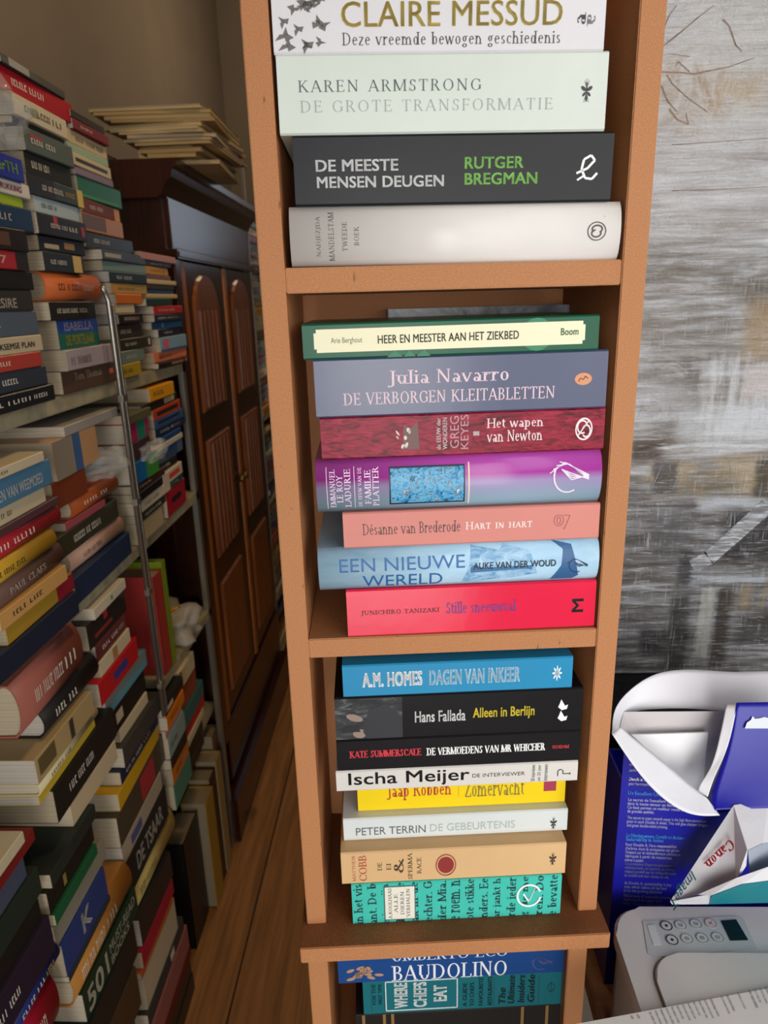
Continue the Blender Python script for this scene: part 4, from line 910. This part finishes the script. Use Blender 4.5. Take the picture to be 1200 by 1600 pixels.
def far_pile(X, y0, y1, z, zmax, where, group, seed, maxn=12):
    r = random.Random(seed); L = []; used = PAL[:]; r.shuffle(used)
    while z < zmax - .012 and len(L) < maxn:
        h = min(r.uniform(.016, .036), zmax - z); L.append((z, h)); z += h
    for i, (zz, h) in enumerate(L):
        nm, hx = used[i % len(used)]
        root, cv, fr = make_book('book', y1 - y0 - r.uniform(0, .03), h - .0003, r.uniform(.13, .16), cover(hx), pages(r.choice(PGS))); finish(root)
        root.location = (X + r.uniform(-.02, 0), (y0 + y1) / 2 + r.uniform(-.01, .01), zz + h / 2); root.rotation_euler = (0, 0, math.pi / 2 + r.uniform(-.04, .04))
        if h > .014: letters(root, bars_polys(2, r), plain('e8e2d4' if lum(hx) < .25 else '3a342c'), fr, (.15, .15 + r.uniform(.3, .6), .35, .65), 0, 'worn_lettering', .0005)
        tag(root, f'{nm} book, {ORD[len(L) - 1 - i]} in {where}', 'book', group)
far_pile(-.60, 2.22, 2.43, 1.7505, 1.90, 'the pile at the far end of the wardrobe top', 'books lying on the wardrobe', 41)
fb = thing('far_bookcase', (-.72, 2.95, 0)); tag(fb, 'dim shelf rack of lying books beyond the dark wardrobe', 'bookcase')
FZ = (.10, .42, .74, 1.06, 1.38)
for z in FZ: box('shelf', -.2, .20, -.47, .47, z - .02, z - .0005, M_STEEL, fb, .002)
for y in (-.474, -.238, .455): box('post', .195, .205, y, y + .01, 0, 1.9, M_POST, fb, .001)
FN = ('bottom', 'second', 'third', 'fourth', 'top')
for li, z in enumerate(FZ):
    for k, (a, b_) in enumerate(((2.50, 2.70), (2.735, 2.94), (2.96, 3.16))):
        far_pile(-.515 + .01 * k, a, b_, z, (FZ + (1.85,))[li + 1] - (.05 if li < 4 else 0) - .02 * k, f"{('near', 'middle', 'rear')[k]} pile on the {FN[li]} shelf beyond the wardrobe", 'books on the far rack', li * 10 + k + 100, 14)

# ------------------------------------------------------------------ plastic bags and a pencil among the books
def blob(name, loc, sx, sy, sz, seed, mat, label, cat, amp=.35, flat=True):
    from mathutils import noise
    bm = bmesh.new(); bmesh.ops.create_icosphere(bm, subdivisions=4, radius=1)
    for v in bm.verts:
        n = v.co.normalized(); f = 1 + amp * noise.noise(n * 2.1 + Vector((seed, 0, 0))) + amp * .5 * abs(noise.noise(n * 6 + Vector((0, seed, 0)))); c = n * f
        if flat: c.z = max(c.z, -.55)
        v.co = Vector((c.x * sx, c.y * sy, c.z * sz + (.55 * sz if flat else 0)))
    o = mesh_obj(name, bm, mat, None, True); o.location = loc; return tag(o, label, cat)
blob('plastic_bag', (-.535, .895, 1.640), .075, .10, .055, 3, clearplastic(), 'crumpled clear plastic bag on top of the stack at left picture edge', 'bag', .5)
blob('plastic_bag', (-.468, 1.262, 1.196), .016, .05, .018, 8, clearplastic(), 'clear plastic bag squeezed between books right of the steel post', 'bag', .4, False)
blob('plastic_bag', (-.500, 1.115, 1.205), .03, .055, .022, 12, clearplastic(), 'clear plastic bag by rust brown hardcover left of the steel post', 'bag', .4, False)
M_BAG = NB('white_plastic_bag', .3, .5); M_BAG.bump(M_BAG.noise(M_BAG.coord(), 40, 4), .6, .006); M_BAG.base(lin('cfc8ba'))
_g = M_BAG.n('ShaderNodeBsdfTransparent', {'Color': (.95, .96, .95, 1)}); _x = M_BAG.n('ShaderNodeMixShader', {0: .5})
M_BAG.link(_g.outputs[0], _x.inputs[1]); M_BAG.link(M_BAG.b.outputs[0], _x.inputs[2]); M_BAG.link(_x.outputs[0], M_BAG.t.nodes['Material Output'].inputs[0]); M_BAG = M_BAG.m
blob('plastic_bag', (-.560, 1.445, .7285), .07, .085, .042, 21, M_BAG, 'white plastic bag lying on the low shelf beside lime green book', 'bag', .45)
pn = thing('pencil', (-.545, 1.415, .796), (0, .1, math.radians(62))); tag(pn, 'short yellow pencil lying on the white plastic bag', 'pencil')
bm = bmesh.new(); tube(bm, [(-.045, 0, 0), (.035, 0, 0)], .0042, 6); mesh_obj('shaft', bm, plain('d89a20', .4), pn)
bm = bmesh.new(); tube(bm, [(.035, 0, 0), (.05, 0, 0)], .0042, 6); bmesh.ops.scale(bm, vec=(1, .3, .3), verts=[v for v in bm.verts if v.co.x > .04]); mesh_obj('tip', bm, plain('4a3a2a', .6), pn)

# ------------------------------------------------------------------ painting on the right
pb = NB('abstract_paint_layers', .55, .35)
st = pb.coord((9, 1, 110)); n1 = pb.noise(st, 1, 8, .68, .5); n2 = pb.noise(pb.coord((9, 1, 16)), 1, 6, .6, 1.2); n3 = pb.noise(pb.coord((70, 1, 9)), 1, 5, .6, .3); n4 = pb.noise(pb.coord((1, 1, 1)), 26, 8, .7, 1.5)
xyz = pb.n('ShaderNodeSeparateXYZ', {0: pb.coord()}); PX, PZ = xyz.outputs[0], xyz.outputs[2]
wob = pb.math('MULTIPLY', pb.math('SUBTRACT', n2, .5), .022); PXw = pb.math('ADD', PX, pb.math('MULTIPLY', pb.math('SUBTRACT', n1, .5), .022)); n5 = pb.noise(pb.coord((24, 1, 420)), 1, 4, .7, .3); n6 = pb.noise(pb.coord((420, 1, 24)), 1, 4, .7, .3); n7 = pb.noise(pb.coord(), 90, 6, .7, 2.5); PZw = pb.math('ADD', PZ, wob)
def zpx(y): return onY(1090, y, .85).z
c = pb.ramp(n1, [(.25, 'a8a5a4'), (.42, 'c6c4c4'), (.55, 'd6d7da'), (.72, 'ebedf0')])
dk = pb.ramp(n1, [(.3, '45423f'), (.45, '686563'), (.56, '8d8d90'), (.72, 'c4c9d0')])
md = pb.ramp(n1, [(.28, '7a746c'), (.46, 'a5a19d'), (.58, 'c4c6ca'), (.72, 'eaeef2')])
def smooth(v, a, b_): 
    m = pb.n('ShaderNodeMapRange', {0: v, 1: a, 2: b_, 3: 0.0, 4: 1.0}, interpolation_type='SMOOTHSTEP', clamp=True); return m.outputs[0]
c = pb.mix(smooth(PZw, zpx(300), zpx(430)), c, md)
c = pb.mix(smooth(PZw, zpx(700), zpx(800)), c, dk)
def patch(x0, x1, y0, y1, col, amt, soft=.012, tex=None):
    """a painted patch given by its corners in the photograph"""
    global c
    a, b_ = onY(x0, (y0 + y1) / 2, .85).x, onY(x1, (y0 + y1) / 2, .85).x; t, u = zpx(y0), zpx(y1)
    m = pb.math('MULTIPLY', pb.math('MULTIPLY', smooth(PXw, a - soft, a + soft), smooth(PXw, b_ + soft, b_ - soft)), pb.math('MULTIPLY', smooth(PZw, u - soft, u + soft), smooth(PZw, t + soft, t - soft)))
    k = pb.math('MULTIPLY', m, amt)
    if tex: k = pb.math('MULTIPLY', k, smooth(tex, .38, .6))
    c = pb.mix(k, c, lin(col))
patch(1040, 1200, 0, 200, 'e6e6e2', .55, .03); patch(1035, 1130, 90, 200, 'b08a58', .55, .02, n4); patch(1110, 1200, 120, 170, 'c8a468', .5, .015, n4)
patch(990, 1240, 395, 520, '6e675c', .6, .03, n2); patch(1165, 1260, 470, 565, 'b59a70', .65, .012); patch(1020, 1120, 560, 690, '5c5046', .75, .02, n4); patch(1100, 1260, 560, 690, 'e4e8ee', .75, .014, n3); patch(1160, 1260, 575, 625, 'ddd6d6', .8, .006); patch(1060, 1260, 640, 690, 'e2e8ee', .6, .012)
patch(990, 1080, 600, 660, 'e4e8ee', .55, .02, n4); patch(985, 1035, 688, 722, '4a3626', .85, .008); patch(1010, 1260, 712, 775, 'c0a878', .6, .014, n2); patch(1020, 1058, 722, 772, '4a4c52', .8, .004); patch(1060, 1150, 735, 775, '6a6458', .6, .02)
patch(1180, 1260, 715, 780, '3a3834', .8, .006); patch(1000, 1260, 690, 705, 'dfe6ec', .7, .008, n1); patch(1090, 1200, 780, 796, 'd4dae2', .7, .006)
patch(1130, 1260, 800, 880, '2c2b2b', .8, .008); patch(1020, 1080, 800, 880, '5c5c5e', .7, .02); patch(1060, 1082, 860, 920, '38393c', .8, .005); patch(1080, 1200, 900, 912, 'b6bec8', .8, .004, n1)
patch(1045, 1075, 930, 1045, '33312f', .8, .006); patch(1115, 1140, 920, 1045, '3a3128', .85, .006); patch(1000, 1044, 985, 1022, '2f2f30', .8, .006); patch(1090, 1112, 920, 1030, 'c4c4bc', .7, .004, n3); patch(1150, 1260, 960, 1010, '2f2b28', .75, .01); patch(1140, 1260, 915, 955, 'a8946c', .55, .01, n3)
sc = pb.math('MULTIPLY', smooth(n3, .56, .7), smooth(n1, .45, .6)); c = pb.mix(pb.math('MULTIPLY', sc, .3), c, lin('e4ebf2'))
hat = pb.math('MULTIPLY', smooth(n5, .52, .66), smooth(n4, .42, .58)); c = pb.mix(pb.math('MULTIPLY', hat, .45), c, lin('e8edf3'))
hat2 = pb.math('MULTIPLY', smooth(n6, .54, .66), smooth(n2, .45, .6)); c = pb.mix(pb.math('MULTIPLY', hat2, .4), c, lin('dfe6ee'))
drk = pb.math('MULTIPLY', smooth(n5, .46, .34), smooth(n2, .4, .6)); c = pb.mix(pb.math('MULTIPLY', drk, .25), c, lin('544b44'))
crk = pb.math('MULTIPLY', smooth(pb.math('ABSOLUTE', pb.math('SUBTRACT', n7, .5)), .03, .0), smooth(n4, .5, .62)); c = pb.mix(pb.math('MULTIPLY', crk, .4), c, lin('6a5a4c'))
pb.bump(pb.math('ADD', pb.math('ADD', n1, n5), pb.math('ADD', n4, pb.math('MULTIPLY', n7, .6))), .8, .005)
M_ART = pb.base(c)
pt = thing('painting', (0, 0, 0)); tag(pt, 'large abstract painting in grey, white and brown layers leaning on the wall', 'painting')
box('canvas', .17, 1.05, .851, .885, .958, 2.2, M_ART, pt, .001)
def brush(pts, w, tp=.7):
    q = [onY(x, y, .85) for x, y in pts]; n = len(q); P = []
    for i in range(n - 1):
        a, b_ = q[i], q[i + 1]; L = math.hypot(b_.x - a.x, b_.z - a.z); nx, nz = -(b_.z - a.z) / L / 2, (b_.x - a.x) / L / 2; w0, w1 = w * (1 - i / n * tp), w * (1 - (i + 1) / n * tp)
        P.append([(a.x + nx * w0, a.z + nz * w0), (b_.x + nx * w1, b_.z + nz * w1), (b_.x - nx * w1, b_.z - nz * w1), (a.x - nx * w0, a.z - nz * w0)])
    return P
def stroke(name, P, m, y):
    bm = bmesh.new()
    for q in P: bm.faces.new([bm.verts.new((x, y, z)) for x, z in q])
    bmesh.ops.remove_doubles(bm, verts=bm.verts[:], dist=.0004); return mesh_obj(name, bm, m, pt)
M_TW = photo_mat('brown_paint_line', [(.35, '6e5648'), (.6, '9a8474')], (60, 1, 60), .6)
for pts, w in (([(1036, 72), (1064, 50), (1090, 28), (1116, 8)], .0016), ([(1036, 48), (1046, 24), (1058, 8)], .0012), ([(1034, 112), (1062, 113), (1086, 115), (1140, 104), (1180, 90)], .0016), ([(1042, 116), (1052, 132), (1074, 152), (1105, 174)], .0012), ([(1034, 134), (1044, 158), (1058, 174)], .0016), ([(1046, 170), (1058, 186), (1076, 194), (1072, 176)], .0016), ([(1130, 30), (1140, 40), (1150, 70), (1160, 80)], .0016), ([(1050, 226), (1100, 223), (1200, 216)], .0008), ([(1050, 298), (1120, 296), (1200, 292)], .0008), ([(1078, 88), (1050, 84), (1036, 86)], .0008), ([(1078, 112), (1060, 96), (1056, 104)], .0012)): stroke('brush_line', brush(pts, w), M_TW, .8503)
M_ST = photo_mat('pale_dry_stroke', [(.35, '5c5c5e'), (.5, '7f8084'), (.62, 'b8bdc4')], (30, 1, 260), .6)
stroke('brush_stroke', brush([(1200, 790), (1150, 835), (1108, 872), (1082, 886)], .021, .15), M_ST, .8506)
for pts in ([(1016, 770), (1034, 728)], [(1050, 768), (1068, 722)], [(1140, 720), (1146, 770)]): stroke('brush_line', brush(pts, .0012), M_ST, .8506)
ld = box('storage_box', .17, 1.0, .73, .893, .7005, .957, photo_mat('black_woven_box', [(.4, '17181b'), (.6, '26282c')], (90, 90, 30), .5), None, .006); tag(ld, 'black box behind the paper pack carrying the painting', 'box')

# ------------------------------------------------------------------ desk, printer, papers
dm = darkwood('desk_pine', '9a6a44', 'b88458', .5, (6, 60, 60))
dk_ = thing('desk', (.7, .59, 0)); tag(dk_, 'pale wooden desk under the printer beside the low bookcase', 'desk')
box('desk_top', -.502, .5, -.30, .305, .672, .70, dm, dk_, .002)
for x in (-.498, .456):
    for y in (-.295, .26): box('leg', x, x + .04, y, y + .04, 0, .672, dm, dk_, .002)
PRN = NB('printer_shell', .5, .4); PRN.bump(PRN.noise(PRN.coord(), 1200, 2), .12, .0004); PRN = PRN.base(PRN.mix(PRN.ramp(PRN.noise(PRN.coord(), 120, 3), [(.70, (0, 0, 0, 1)), (.8, (.6, .6, .6, 1))]), lin('d9d8d3'), lin('a09890')))
PX0, PX1, PY0, PY1, PZ1 = .2, .63, .31, .583, .84
def rrect(x0, x1, y0, y1, r, n=7):
    P = []
    for cx, cy, a in ((x1 - r, y1 - r, 0), (x0 + r, y1 - r, 90), (x0 + r, y0 + r, 180), (x1 - r, y0 + r, 270)): P += [(cx + r * math.cos(math.radians(a + 90 * k / n)), cy + r * math.sin(math.radians(a + 90 * k / n))) for k in range(n + 1)]
    return P
def slab(name, P, z0, z1, mat, par, bev=0):
    bm = bmesh.new(); a = [bm.verts.new((x, y, z0)) for x, y in P]; b_ = [bm.verts.new((x, y, z1)) for x, y in P]; n = len(P)
    for i in range(n): bm.faces.new((a[i], a[(i + 1) % n], b_[(i + 1) % n], b_[i]))
    bm.faces.new(a[::-1]); f = bm.faces.new(b_)
    if bev: bmesh.ops.bevel(bm, geom=list(f.edges), offset=bev, segments=3, affect='EDGES')
    return mesh_obj(name, bm, mat, par)
pr_ = thing('printer', (0, 0, 0)); tag(pr_, 'off-white multifunction printer with button panel and dark display on desk', 'printer')
slab('body', rrect(PX0 + .004, PX1, PY0, PY1, .035), .7005, .822, PRN, pr_)
slab('seam', rrect(PX0 + .006, PX1 - .004, PY0 + .004, PY1 - .003, .034), .822, .8235, plain('55534f', .6), pr_)
slab('top_shell', rrect(PX0, PX1, PY0, PY1, .034), .8235, PZ1, PRN, pr_, .003)
def pz(x, y): q = onZ(x, y, PZ1); return q.x, q.y
lid = slab('lid', rrect(*[.2225, .615, .318, .5265], .03), PZ1, PZ1 + .0035, PRN, pr_, .0015)
slab('lid_gap', rrect(.2205, .617, .316, .5285, .032), PZ1, PZ1 + .0004, plain('77756f', .6), lid)
cp = slab('control_panel', [pz(*q) for q in ((1004, 1440), (1150, 1432), (1162, 1437), (1183, 1483), (1022, 1496), (1012, 1490))], PZ1 + .0001, PZ1 + .0007, plain('c3cac9', .4), pr_)
slab('display', [pz(*q) for q in ((1126, 1440), (1150, 1438), (1169, 1470), (1141, 1471))], PZ1 + .0008, PZ1 + .0013, plain('16302f', .15), cp)
slab('power_plate', [pz(*q) for q in ((1011, 1447), (1023, 1446), (1034, 1477), (1021, 1478))], PZ1 + .0008, PZ1 + .0012, plain('d6dcda', .4), cp)
for i, (x, y) in enumerate(((1041, 1448), (1063, 1447), (1087, 1445), (1110, 1444), (1050, 1470), (1073, 1468), (1097, 1467), (1121, 1466))):
    qx, qy = pz(x, y); bt = slab('button', ell(qx, qy, .0054, .0054, 0, 20), PZ1 + .0007, PZ1 + .0013, plain('ccd2d0', .4), cp)
    bm = bmesh.new()
    for q in ribbon(arc(qx, qy, .0054, .0054, 0, 360, 24), .0011 if i in (0, 4) else .0005): bm.faces.new([bm.verts.new((a_, b_, PZ1 + .0015)) for a_, b_ in q])
    sym = ribbon([(-.0018, -.0018), (.0018, .0018)], .0006) + ribbon([(-.0018, .0018), (.0018, -.0018)], .0006) if i == 3 else [ell(0, 0, .0016, .0016, 0, 8)] if i in (0, 4) else ribbon([(-.0017, -.0014), (.0017, -.0014), (.0017, .0014), (-.0017, .0014)], .0005, True) + ribbon([(-.0008, 0), (.001, 0)], .0005)
    for q in sym: bm.faces.new([bm.verts.new((qx + a_, qy + b_, PZ1 + .0015)) for a_, b_ in q])
    mesh_obj('button_marking', bm, plain('c03a3a' if i == 3 else '2a2c30' if i in (0, 4) else '5c6264', .5), bt)

def sheet(name, V_, Fc, mat, parent=None, th=.0006, sub=False):
    """thin sheet from points seen in the photo, each at its own depth"""
    bm = bmesh.new(); vs = [bm.verts.new(onY(x, y, d)) for x, y, d in V_]
    for f in Fc: bm.faces.new([vs[i] for i in f])
    if sub:
        o = mesh_obj(name, bm, mat, parent, True); m = o.modifiers.new('soft', 'SUBSURF'); m.levels = m.render_levels = 3; m.boundary_smooth = 'PRESERVE_CORNERS'
        m = o.modifiers.new('thick', 'SOLIDIFY'); m.thickness = th; return o
    bmesh.ops.triangulate(bm, faces=bm.faces[:]); bmesh.ops.recalc_face_normals(bm, faces=bm.faces[:])
    g = bmesh.ops.solidify(bm, geom=bm.faces[:], thickness=th)
    return mesh_obj(name, bm, mat, parent)
def plane_hit(px, py, a, b_, c_):
    n = (b_ - a).cross(c_ - a); d = ray(px, py); return CP + d * ((a - CP).dot(n) / d.dot(n))
def on_sheet(name, polys, P0, dr, up, abc, mat, parent, lift=.0012):
    bm = bmesh.new()
    for q in polys:
        try: bm.faces.new([bm.verts.new(plane_hit(P0[0] + x * dr[0] + y * up[0], P0[1] + x * dr[1] + y * up[1], *abc) * 1) for x, y in q])
        except ValueError: pass
    nrm = (abc[1] - abc[0]).cross(abc[2] - abc[0]).normalized()
    if nrm.dot(CP - abc[0]) < 0: nrm = -nrm
    for v in bm.verts: v.co += nrm * lift
    return mesh_obj(name, bm, mat, parent)
BLUE = NB('blue_pack_paper', .28, .5); BLUE.bump(BLUE.noise(BLUE.coord(), 30, 3), .15, .002); BLUE = BLUE.base(lin('1c1c9c'))
WP_ = NB('white_wrapper_inside', .75, .2); WP_.bump(WP_.noise(WP_.coord(), 25, 4), .35, .004); WP_ = WP_.base(lin('e4e4ea'))
rp = thing('ream_pack', (0, 0, 0)); tag(rp, 'torn-open blue paper pack with white inside flaps behind the printer', 'paper pack')
def pf_(x, y): q = onY(x, y, .61); return q.x, q.z
fw = [(.214, .7005), (.424, .7005), (.424, pf_(1200, 1256)[1]), pf_(1126, 1272), pf_(1078, 1268), pf_(1020, 1228), pf_(988, 1190), (.214, pf_(962, 1160)[1])]
bm = bmesh.new(); v0 = [bm.verts.new((x, .61, z)) for x, z in fw]; v1 = [bm.verts.new((x, .612, z)) for x, z in fw]
for i in range(len(fw)): bm.faces.new((v0[i], v0[(i + 1) % len(fw)], v1[(i + 1) % len(fw)], v1[i]))
bm.faces.new(v0); bm.faces.new(v1[::-1]); mesh_obj('front_wall', bm, BLUE, rp)
box('side_wall', .214, .2155, .6121, .662, .7005, .975, BLUE, rp, 0); box('side_wall', .4225, .424, .6121, .662, .7005, .92, BLUE, rp, 0); box('rear_wall', .2156, .4224, .6605, .662, .7005, .975, BLUE, rp, 0)
box('paper_block', .2165, .4215, .6135, .6595, .7005, .865, pages('eeeef0'), rp, 0)
def FY(d): return d
sheet('back_flap', [(957, 1147, .618), (958, 1106, .635), (985, 1077, .665), (1022, 1050, .69), (1080, 1044, .705), (1150, 1052, .70), (1190, 1047, .70), (1270, 1052, .70), (968, 1140, .645), (976, 1111, .668), (1030, 1107, .67), (1080, 1106, .67), (1130, 1112, .67), (1195, 1110, .67), (1270, 1112, .67)],
      [(0, 1, 9, 8), (1, 2, 9), (2, 3, 10, 9), (3, 4, 11, 10), (4, 5, 12, 11), (5, 6, 13, 12), (6, 7, 14, 13)], WP_, rp, sub=True)
sheet('inner_back', [(966, 1146, .640), (974, 1112, .656), (1130, 1111, .659), (1200, 1111, .659), (1200, 1262, .655), (1090, 1262, .653), (985, 1185, .648)], [(0, 1, 2, 5, 6), (2, 3, 4, 5)], plain('c9c4c6', .8, .1), rp)  # wrapper's white inside, the interior shade put into its mauve-grey colour
sheet('paper_sheets', [(986, 1147, .644), (1105, 1143, .649), (1101, 1180, .648), (1096, 1242, .646), (1086, 1236, .645)], [(0, 1, 2, 3, 4)], plain('f4f5f8', .8, .1), rp, .002)
sheet('front_flap', [(957, 1147, .60), (970, 1136, .612), (986, 1150, .613), (1040, 1192, .608), (1090, 1236, .602), (1104, 1246, .596), (1125, 1274, .585), (1075, 1277, .575), (1020, 1236, .583), (985, 1190, .592)],
      [(0, 1, 2, 9), (2, 3, 8, 9), (3, 4, 7, 8), (4, 5, 6, 7)], WP_, rp, sub=True)
sheet('side_flap', [(1090, 1236, .603), (1094, 1224, .604), (1111, 1202, .61), (1122, 1165, .62), (1135, 1101, .64), (1152, 1101, .636), (1138, 1172, .617), (1116, 1212, .604), (1106, 1245, .597)], [(0, 1, 7, 8), (1, 2, 6, 7), (2, 3, 6), (3, 4, 5, 6)], WP_, rp, sub=True)
sheet('outer_flap', [(1151, 1098, .636), (1200, 1097, .638), (1270, 1095, .64), (1139, 1172, .618), (1200, 1172, .616), (1270, 1172, .614), (1106, 1244, .598), (1200, 1236, .594), (1270, 1232, .592), (1112, 1266, .588), (1200, 1262, .585), (1270, 1262, .583)],
      [(0, 1, 4, 3), (1, 2, 5, 4), (3, 4, 7, 6), (4, 5, 8, 7), (6, 7, 10, 9), (7, 8, 11, 10)], BLUE, rp, sub=True)
abc = (onY(1151, 1098, .636), onY(1200, 1097, .638), onY(1200, 1172, .616))
on_sheet('torn_patch', [[(0, 0), (3, 9), (9, 13), (12, 19), (16, 15), (24, 16), (30, 18), (40, 15), (48, 16), (48, 0)]], (1163, 1138), (1, 0), (0, -1), abc, plain('dfe6ee', .8, .1), rp)
pf = (Vector((.214, .6097, .7)), Vector((.424, .6097, .7)), Vector((.3, .6097, .97)))
def pack_line(s_, x, y, hgt, wid, col, bold=.006, shear=0):
    P = sans_polys(s_, bold, shear); xs = [p[0] for q in P for p in q]; k = wid / max(xs)
    P = [[(a_ * k, b_ * hgt / .7) for a_, b_ in q] for q in P]; on_sheet('pack_text', P, (x, y), (1, .05), (0.04, -1), pf, plain(col, .5), rp, .0003)
for s_, x, y, w_, col in (('document, high', 983, 1196, 62, 'c8cce8'), ('performance', 983, 1205, 26, 'c8cce8'), ('Double A excellent', 982, 1219, 58, 'ffffff'), ('performance printing', 982, 1226, 62, 'c8cce8'), ('Un Excellent Lissé - Super', 981, 1241, 78, '4aa0f0'),
    ("Le secret de l'excellent lissé du papier", 981, 1251, 98, 'd4d8f0'), ('dans la haute teneur en fibres contenues', 980, 1257, 104, 'd4d8f0'), ('Ce lissé permet un meilleur rendu des images', 980, 1263, 110, 'd4d8f0'), ('de grandes qualités.', 980, 1269, 42, 'd4d8f0'),
    ('The secret to super smooth paper is the high fibre content per', 980, 1279, 124, 'c8cce8'), ('gram in each Double A sheet. This will give sharper images', 979, 1285, 126, 'c8cce8'), ('and great double-sided printing.', 979, 1291, 64, 'c8cce8'), ('Le Développement Durable en Action -', 978, 1307, 92, '4aa0f0'), ('Sustainability in Action', 978, 1313, 58, '4aa0f0'),
    ("Pour Double A, l'éco-responsabilité", 977, 1321, 80, 'c8cce8'), ("d'arbres dont la croissance est gérée", 977, 1327, 84, 'c8cce8'), ("l'impact sur le réchauffement climatique", 977, 1333, 86, 'c8cce8'), ('fabriquée à partir de ressources', 977, 1339, 72, 'c8cce8'), ('arbres à papier.', 976, 1345, 30, 'c8cce8'),
    ("Ce processus d'approvisionnement", 976, 1351, 76, '8a90b8'), ('reboisement, en accord, au climat', 976, 1357, 78, '8a90b8'), ('impact positif sur le réchauffement', 976, 1363, 80, '8a90b8'), ('en améliorant leur niveau de vie.', 975, 1369, 70, '8a90b8'), ('At Double A, sustainability is key', 975, 1381, 74, '8a90b8'), ('tree, which utilizes all the land', 975, 1387, 66, '8a90b8'), ('in the fast growing plantation', 974, 1393, 60, '8a90b8'),
    ('The process of sustainable growing', 974, 1401, 74, '8a90b8'), ('replacing of the paper farm', 974, 1407, 60, '8a90b8'), ('which creates a positive impact', 973, 1413, 66, '8a90b8')):
    pack_line(s_, x, y, 4.6 if col != '4aa0f0' else 5.4, w_, col, .03 if col in ('4aa0f0', 'ffffff') else .012)
cw = thing('paper_wrapper', (0, 0, 0)); tag(cw, 'torn white paper wrapper with red and teal lettering lying on the printer', 'paper wrapper')
sheet('left_face', [(1147, 1258, .588), (1047, 1408, .572), (1110, 1394, .562), (1150, 1378, .556), (1166, 1352, .552), (1168, 1328, .551)], [(0, 1, 2, 3, 4, 5)], WP_, cw)
sheet('right_face', [(1147, 1258, .588), (1200, 1250, .595), (1270, 1245, .60), (1270, 1310, .57), (1192, 1317, .556), (1168, 1328, .5505)], [(0, 1, 4, 5), (1, 2, 3, 4)], WP_, cw)
sheet('inner_fold', [(1168, 1328, .556), (1192, 1317, .561), (1270, 1310, .575), (1270, 1345, .57), (1172, 1372, .562)], [(0, 1, 2, 3, 4)], plain('9aa2b0', .8, .1), cw)  # hollow of the white wrapper, its shade painted as flat grey-blue
sheet('lower_face', [(1090, 1398, .556), (1150, 1372, .549), (1200, 1354, .548), (1270, 1335, .548), (1270, 1372, .543), (1200, 1376, .543), (1160, 1381, .545), (1112, 1399, .55)], [(0, 1, 6, 7), (1, 2, 5, 6), (2, 3, 4, 5)], WP_, cw)
sheet('teal_face', [(1112, 1399, .5495), (1160, 1381, .5445), (1200, 1376, .5425), (1270, 1372, .5425), (1270, 1408, .553), (1107, 1412, .562)], [(0, 1, 2, 3, 4, 5)], plain('15808c', .5), cw)
sheet('bottom_face', [(1047, 1408, .5718), (1112, 1396, .552), (1107, 1412, .5615), (1050, 1413, .57)], [(0, 1, 2, 3)], WP_, cw)
lf = (onY(1147, 1258, .588), onY(1047, 1408, .572), onY(1166, 1352, .552))
P = sans_polys('Canon', .02); k = 50 / max(p[0] for q in P for p in q)
P = roman_polys('Canon', .19, .09); mx_ = max(p[0] for q in P for p in q)
on_sheet('red_lettering', [[(a_ / mx_, b_) for a_, b_ in q] for q in P], (1143, 1309), (-42, 40), (9, 14), lf, plain('b01c28', .5), cw, .0025)
P = sans_polys('ImageT', .01); mx_ = max(p[0] for q in P for p in q)
on_sheet('teal_lettering', [[(a_ / mx_, b_ / .73) for a_, b_ in q] for q in P], (1083, 1359), (-36, 50), (8, 15), lf, plain('2a8a98', .5), cw, .0025)
# printed sheet in the foreground, lying over the printer's front
ps = thing('printed_sheet', (0, 0, 0)); tag(ps, 'white printed sheet with small columns of text in the bottom right corner', 'paper')
ZS = .8455
a_, b_ = onZ(893, 1602, ZS), onZ(1270, 1532, ZS); dv = Vector((b_.y - a_.y, -(b_.x - a_.x), 0)).normalized() * .17
bm = bmesh.new(); q = [a_, b_, b_ + dv, a_ + dv]; lo = [bm.verts.new(p) for p in q]; hi = [bm.verts.new(p + Vector((0, 0, .0006))) for p in q]
for i in range(4): bm.faces.new((lo[i], lo[(i + 1) % 4], hi[(i + 1) % 4], hi[i]))
bm.faces.new(lo[::-1]); bm.faces.new(hi); mesh_obj('sheet', bm, M_PAPER, ps)
pl_ = (onZ(900, 1600, ZS + .0006), onZ(1200, 1600, ZS + .0006), onZ(1100, 1560, ZS + .0006)); tr = random.Random(2)
for i in range(24):
    x = 1014 + i * 8.6; y = 1582 - i * 1.9
    if i in (12, 15, 17): continue
    bold = i in (11, 14, 18)
    on_sheet('sheet_text', [[(u * .8, v) for u, v in q] for q in bars_polys(3, tr)], (x, y), (1.6, 3.4), (3.2 if bold else 2.6, -1.2), pl_, plain('4a4a50' if bold else '6a6a70', .7), ps, .0002)
for x, y in ((985, 1588), (994, 1586)): on_sheet('sheet_text', bars_polys(1, tr), (x, y), (2, 3.2), (3, -1.2), pl_, plain('a04060', .7), ps, .0002)
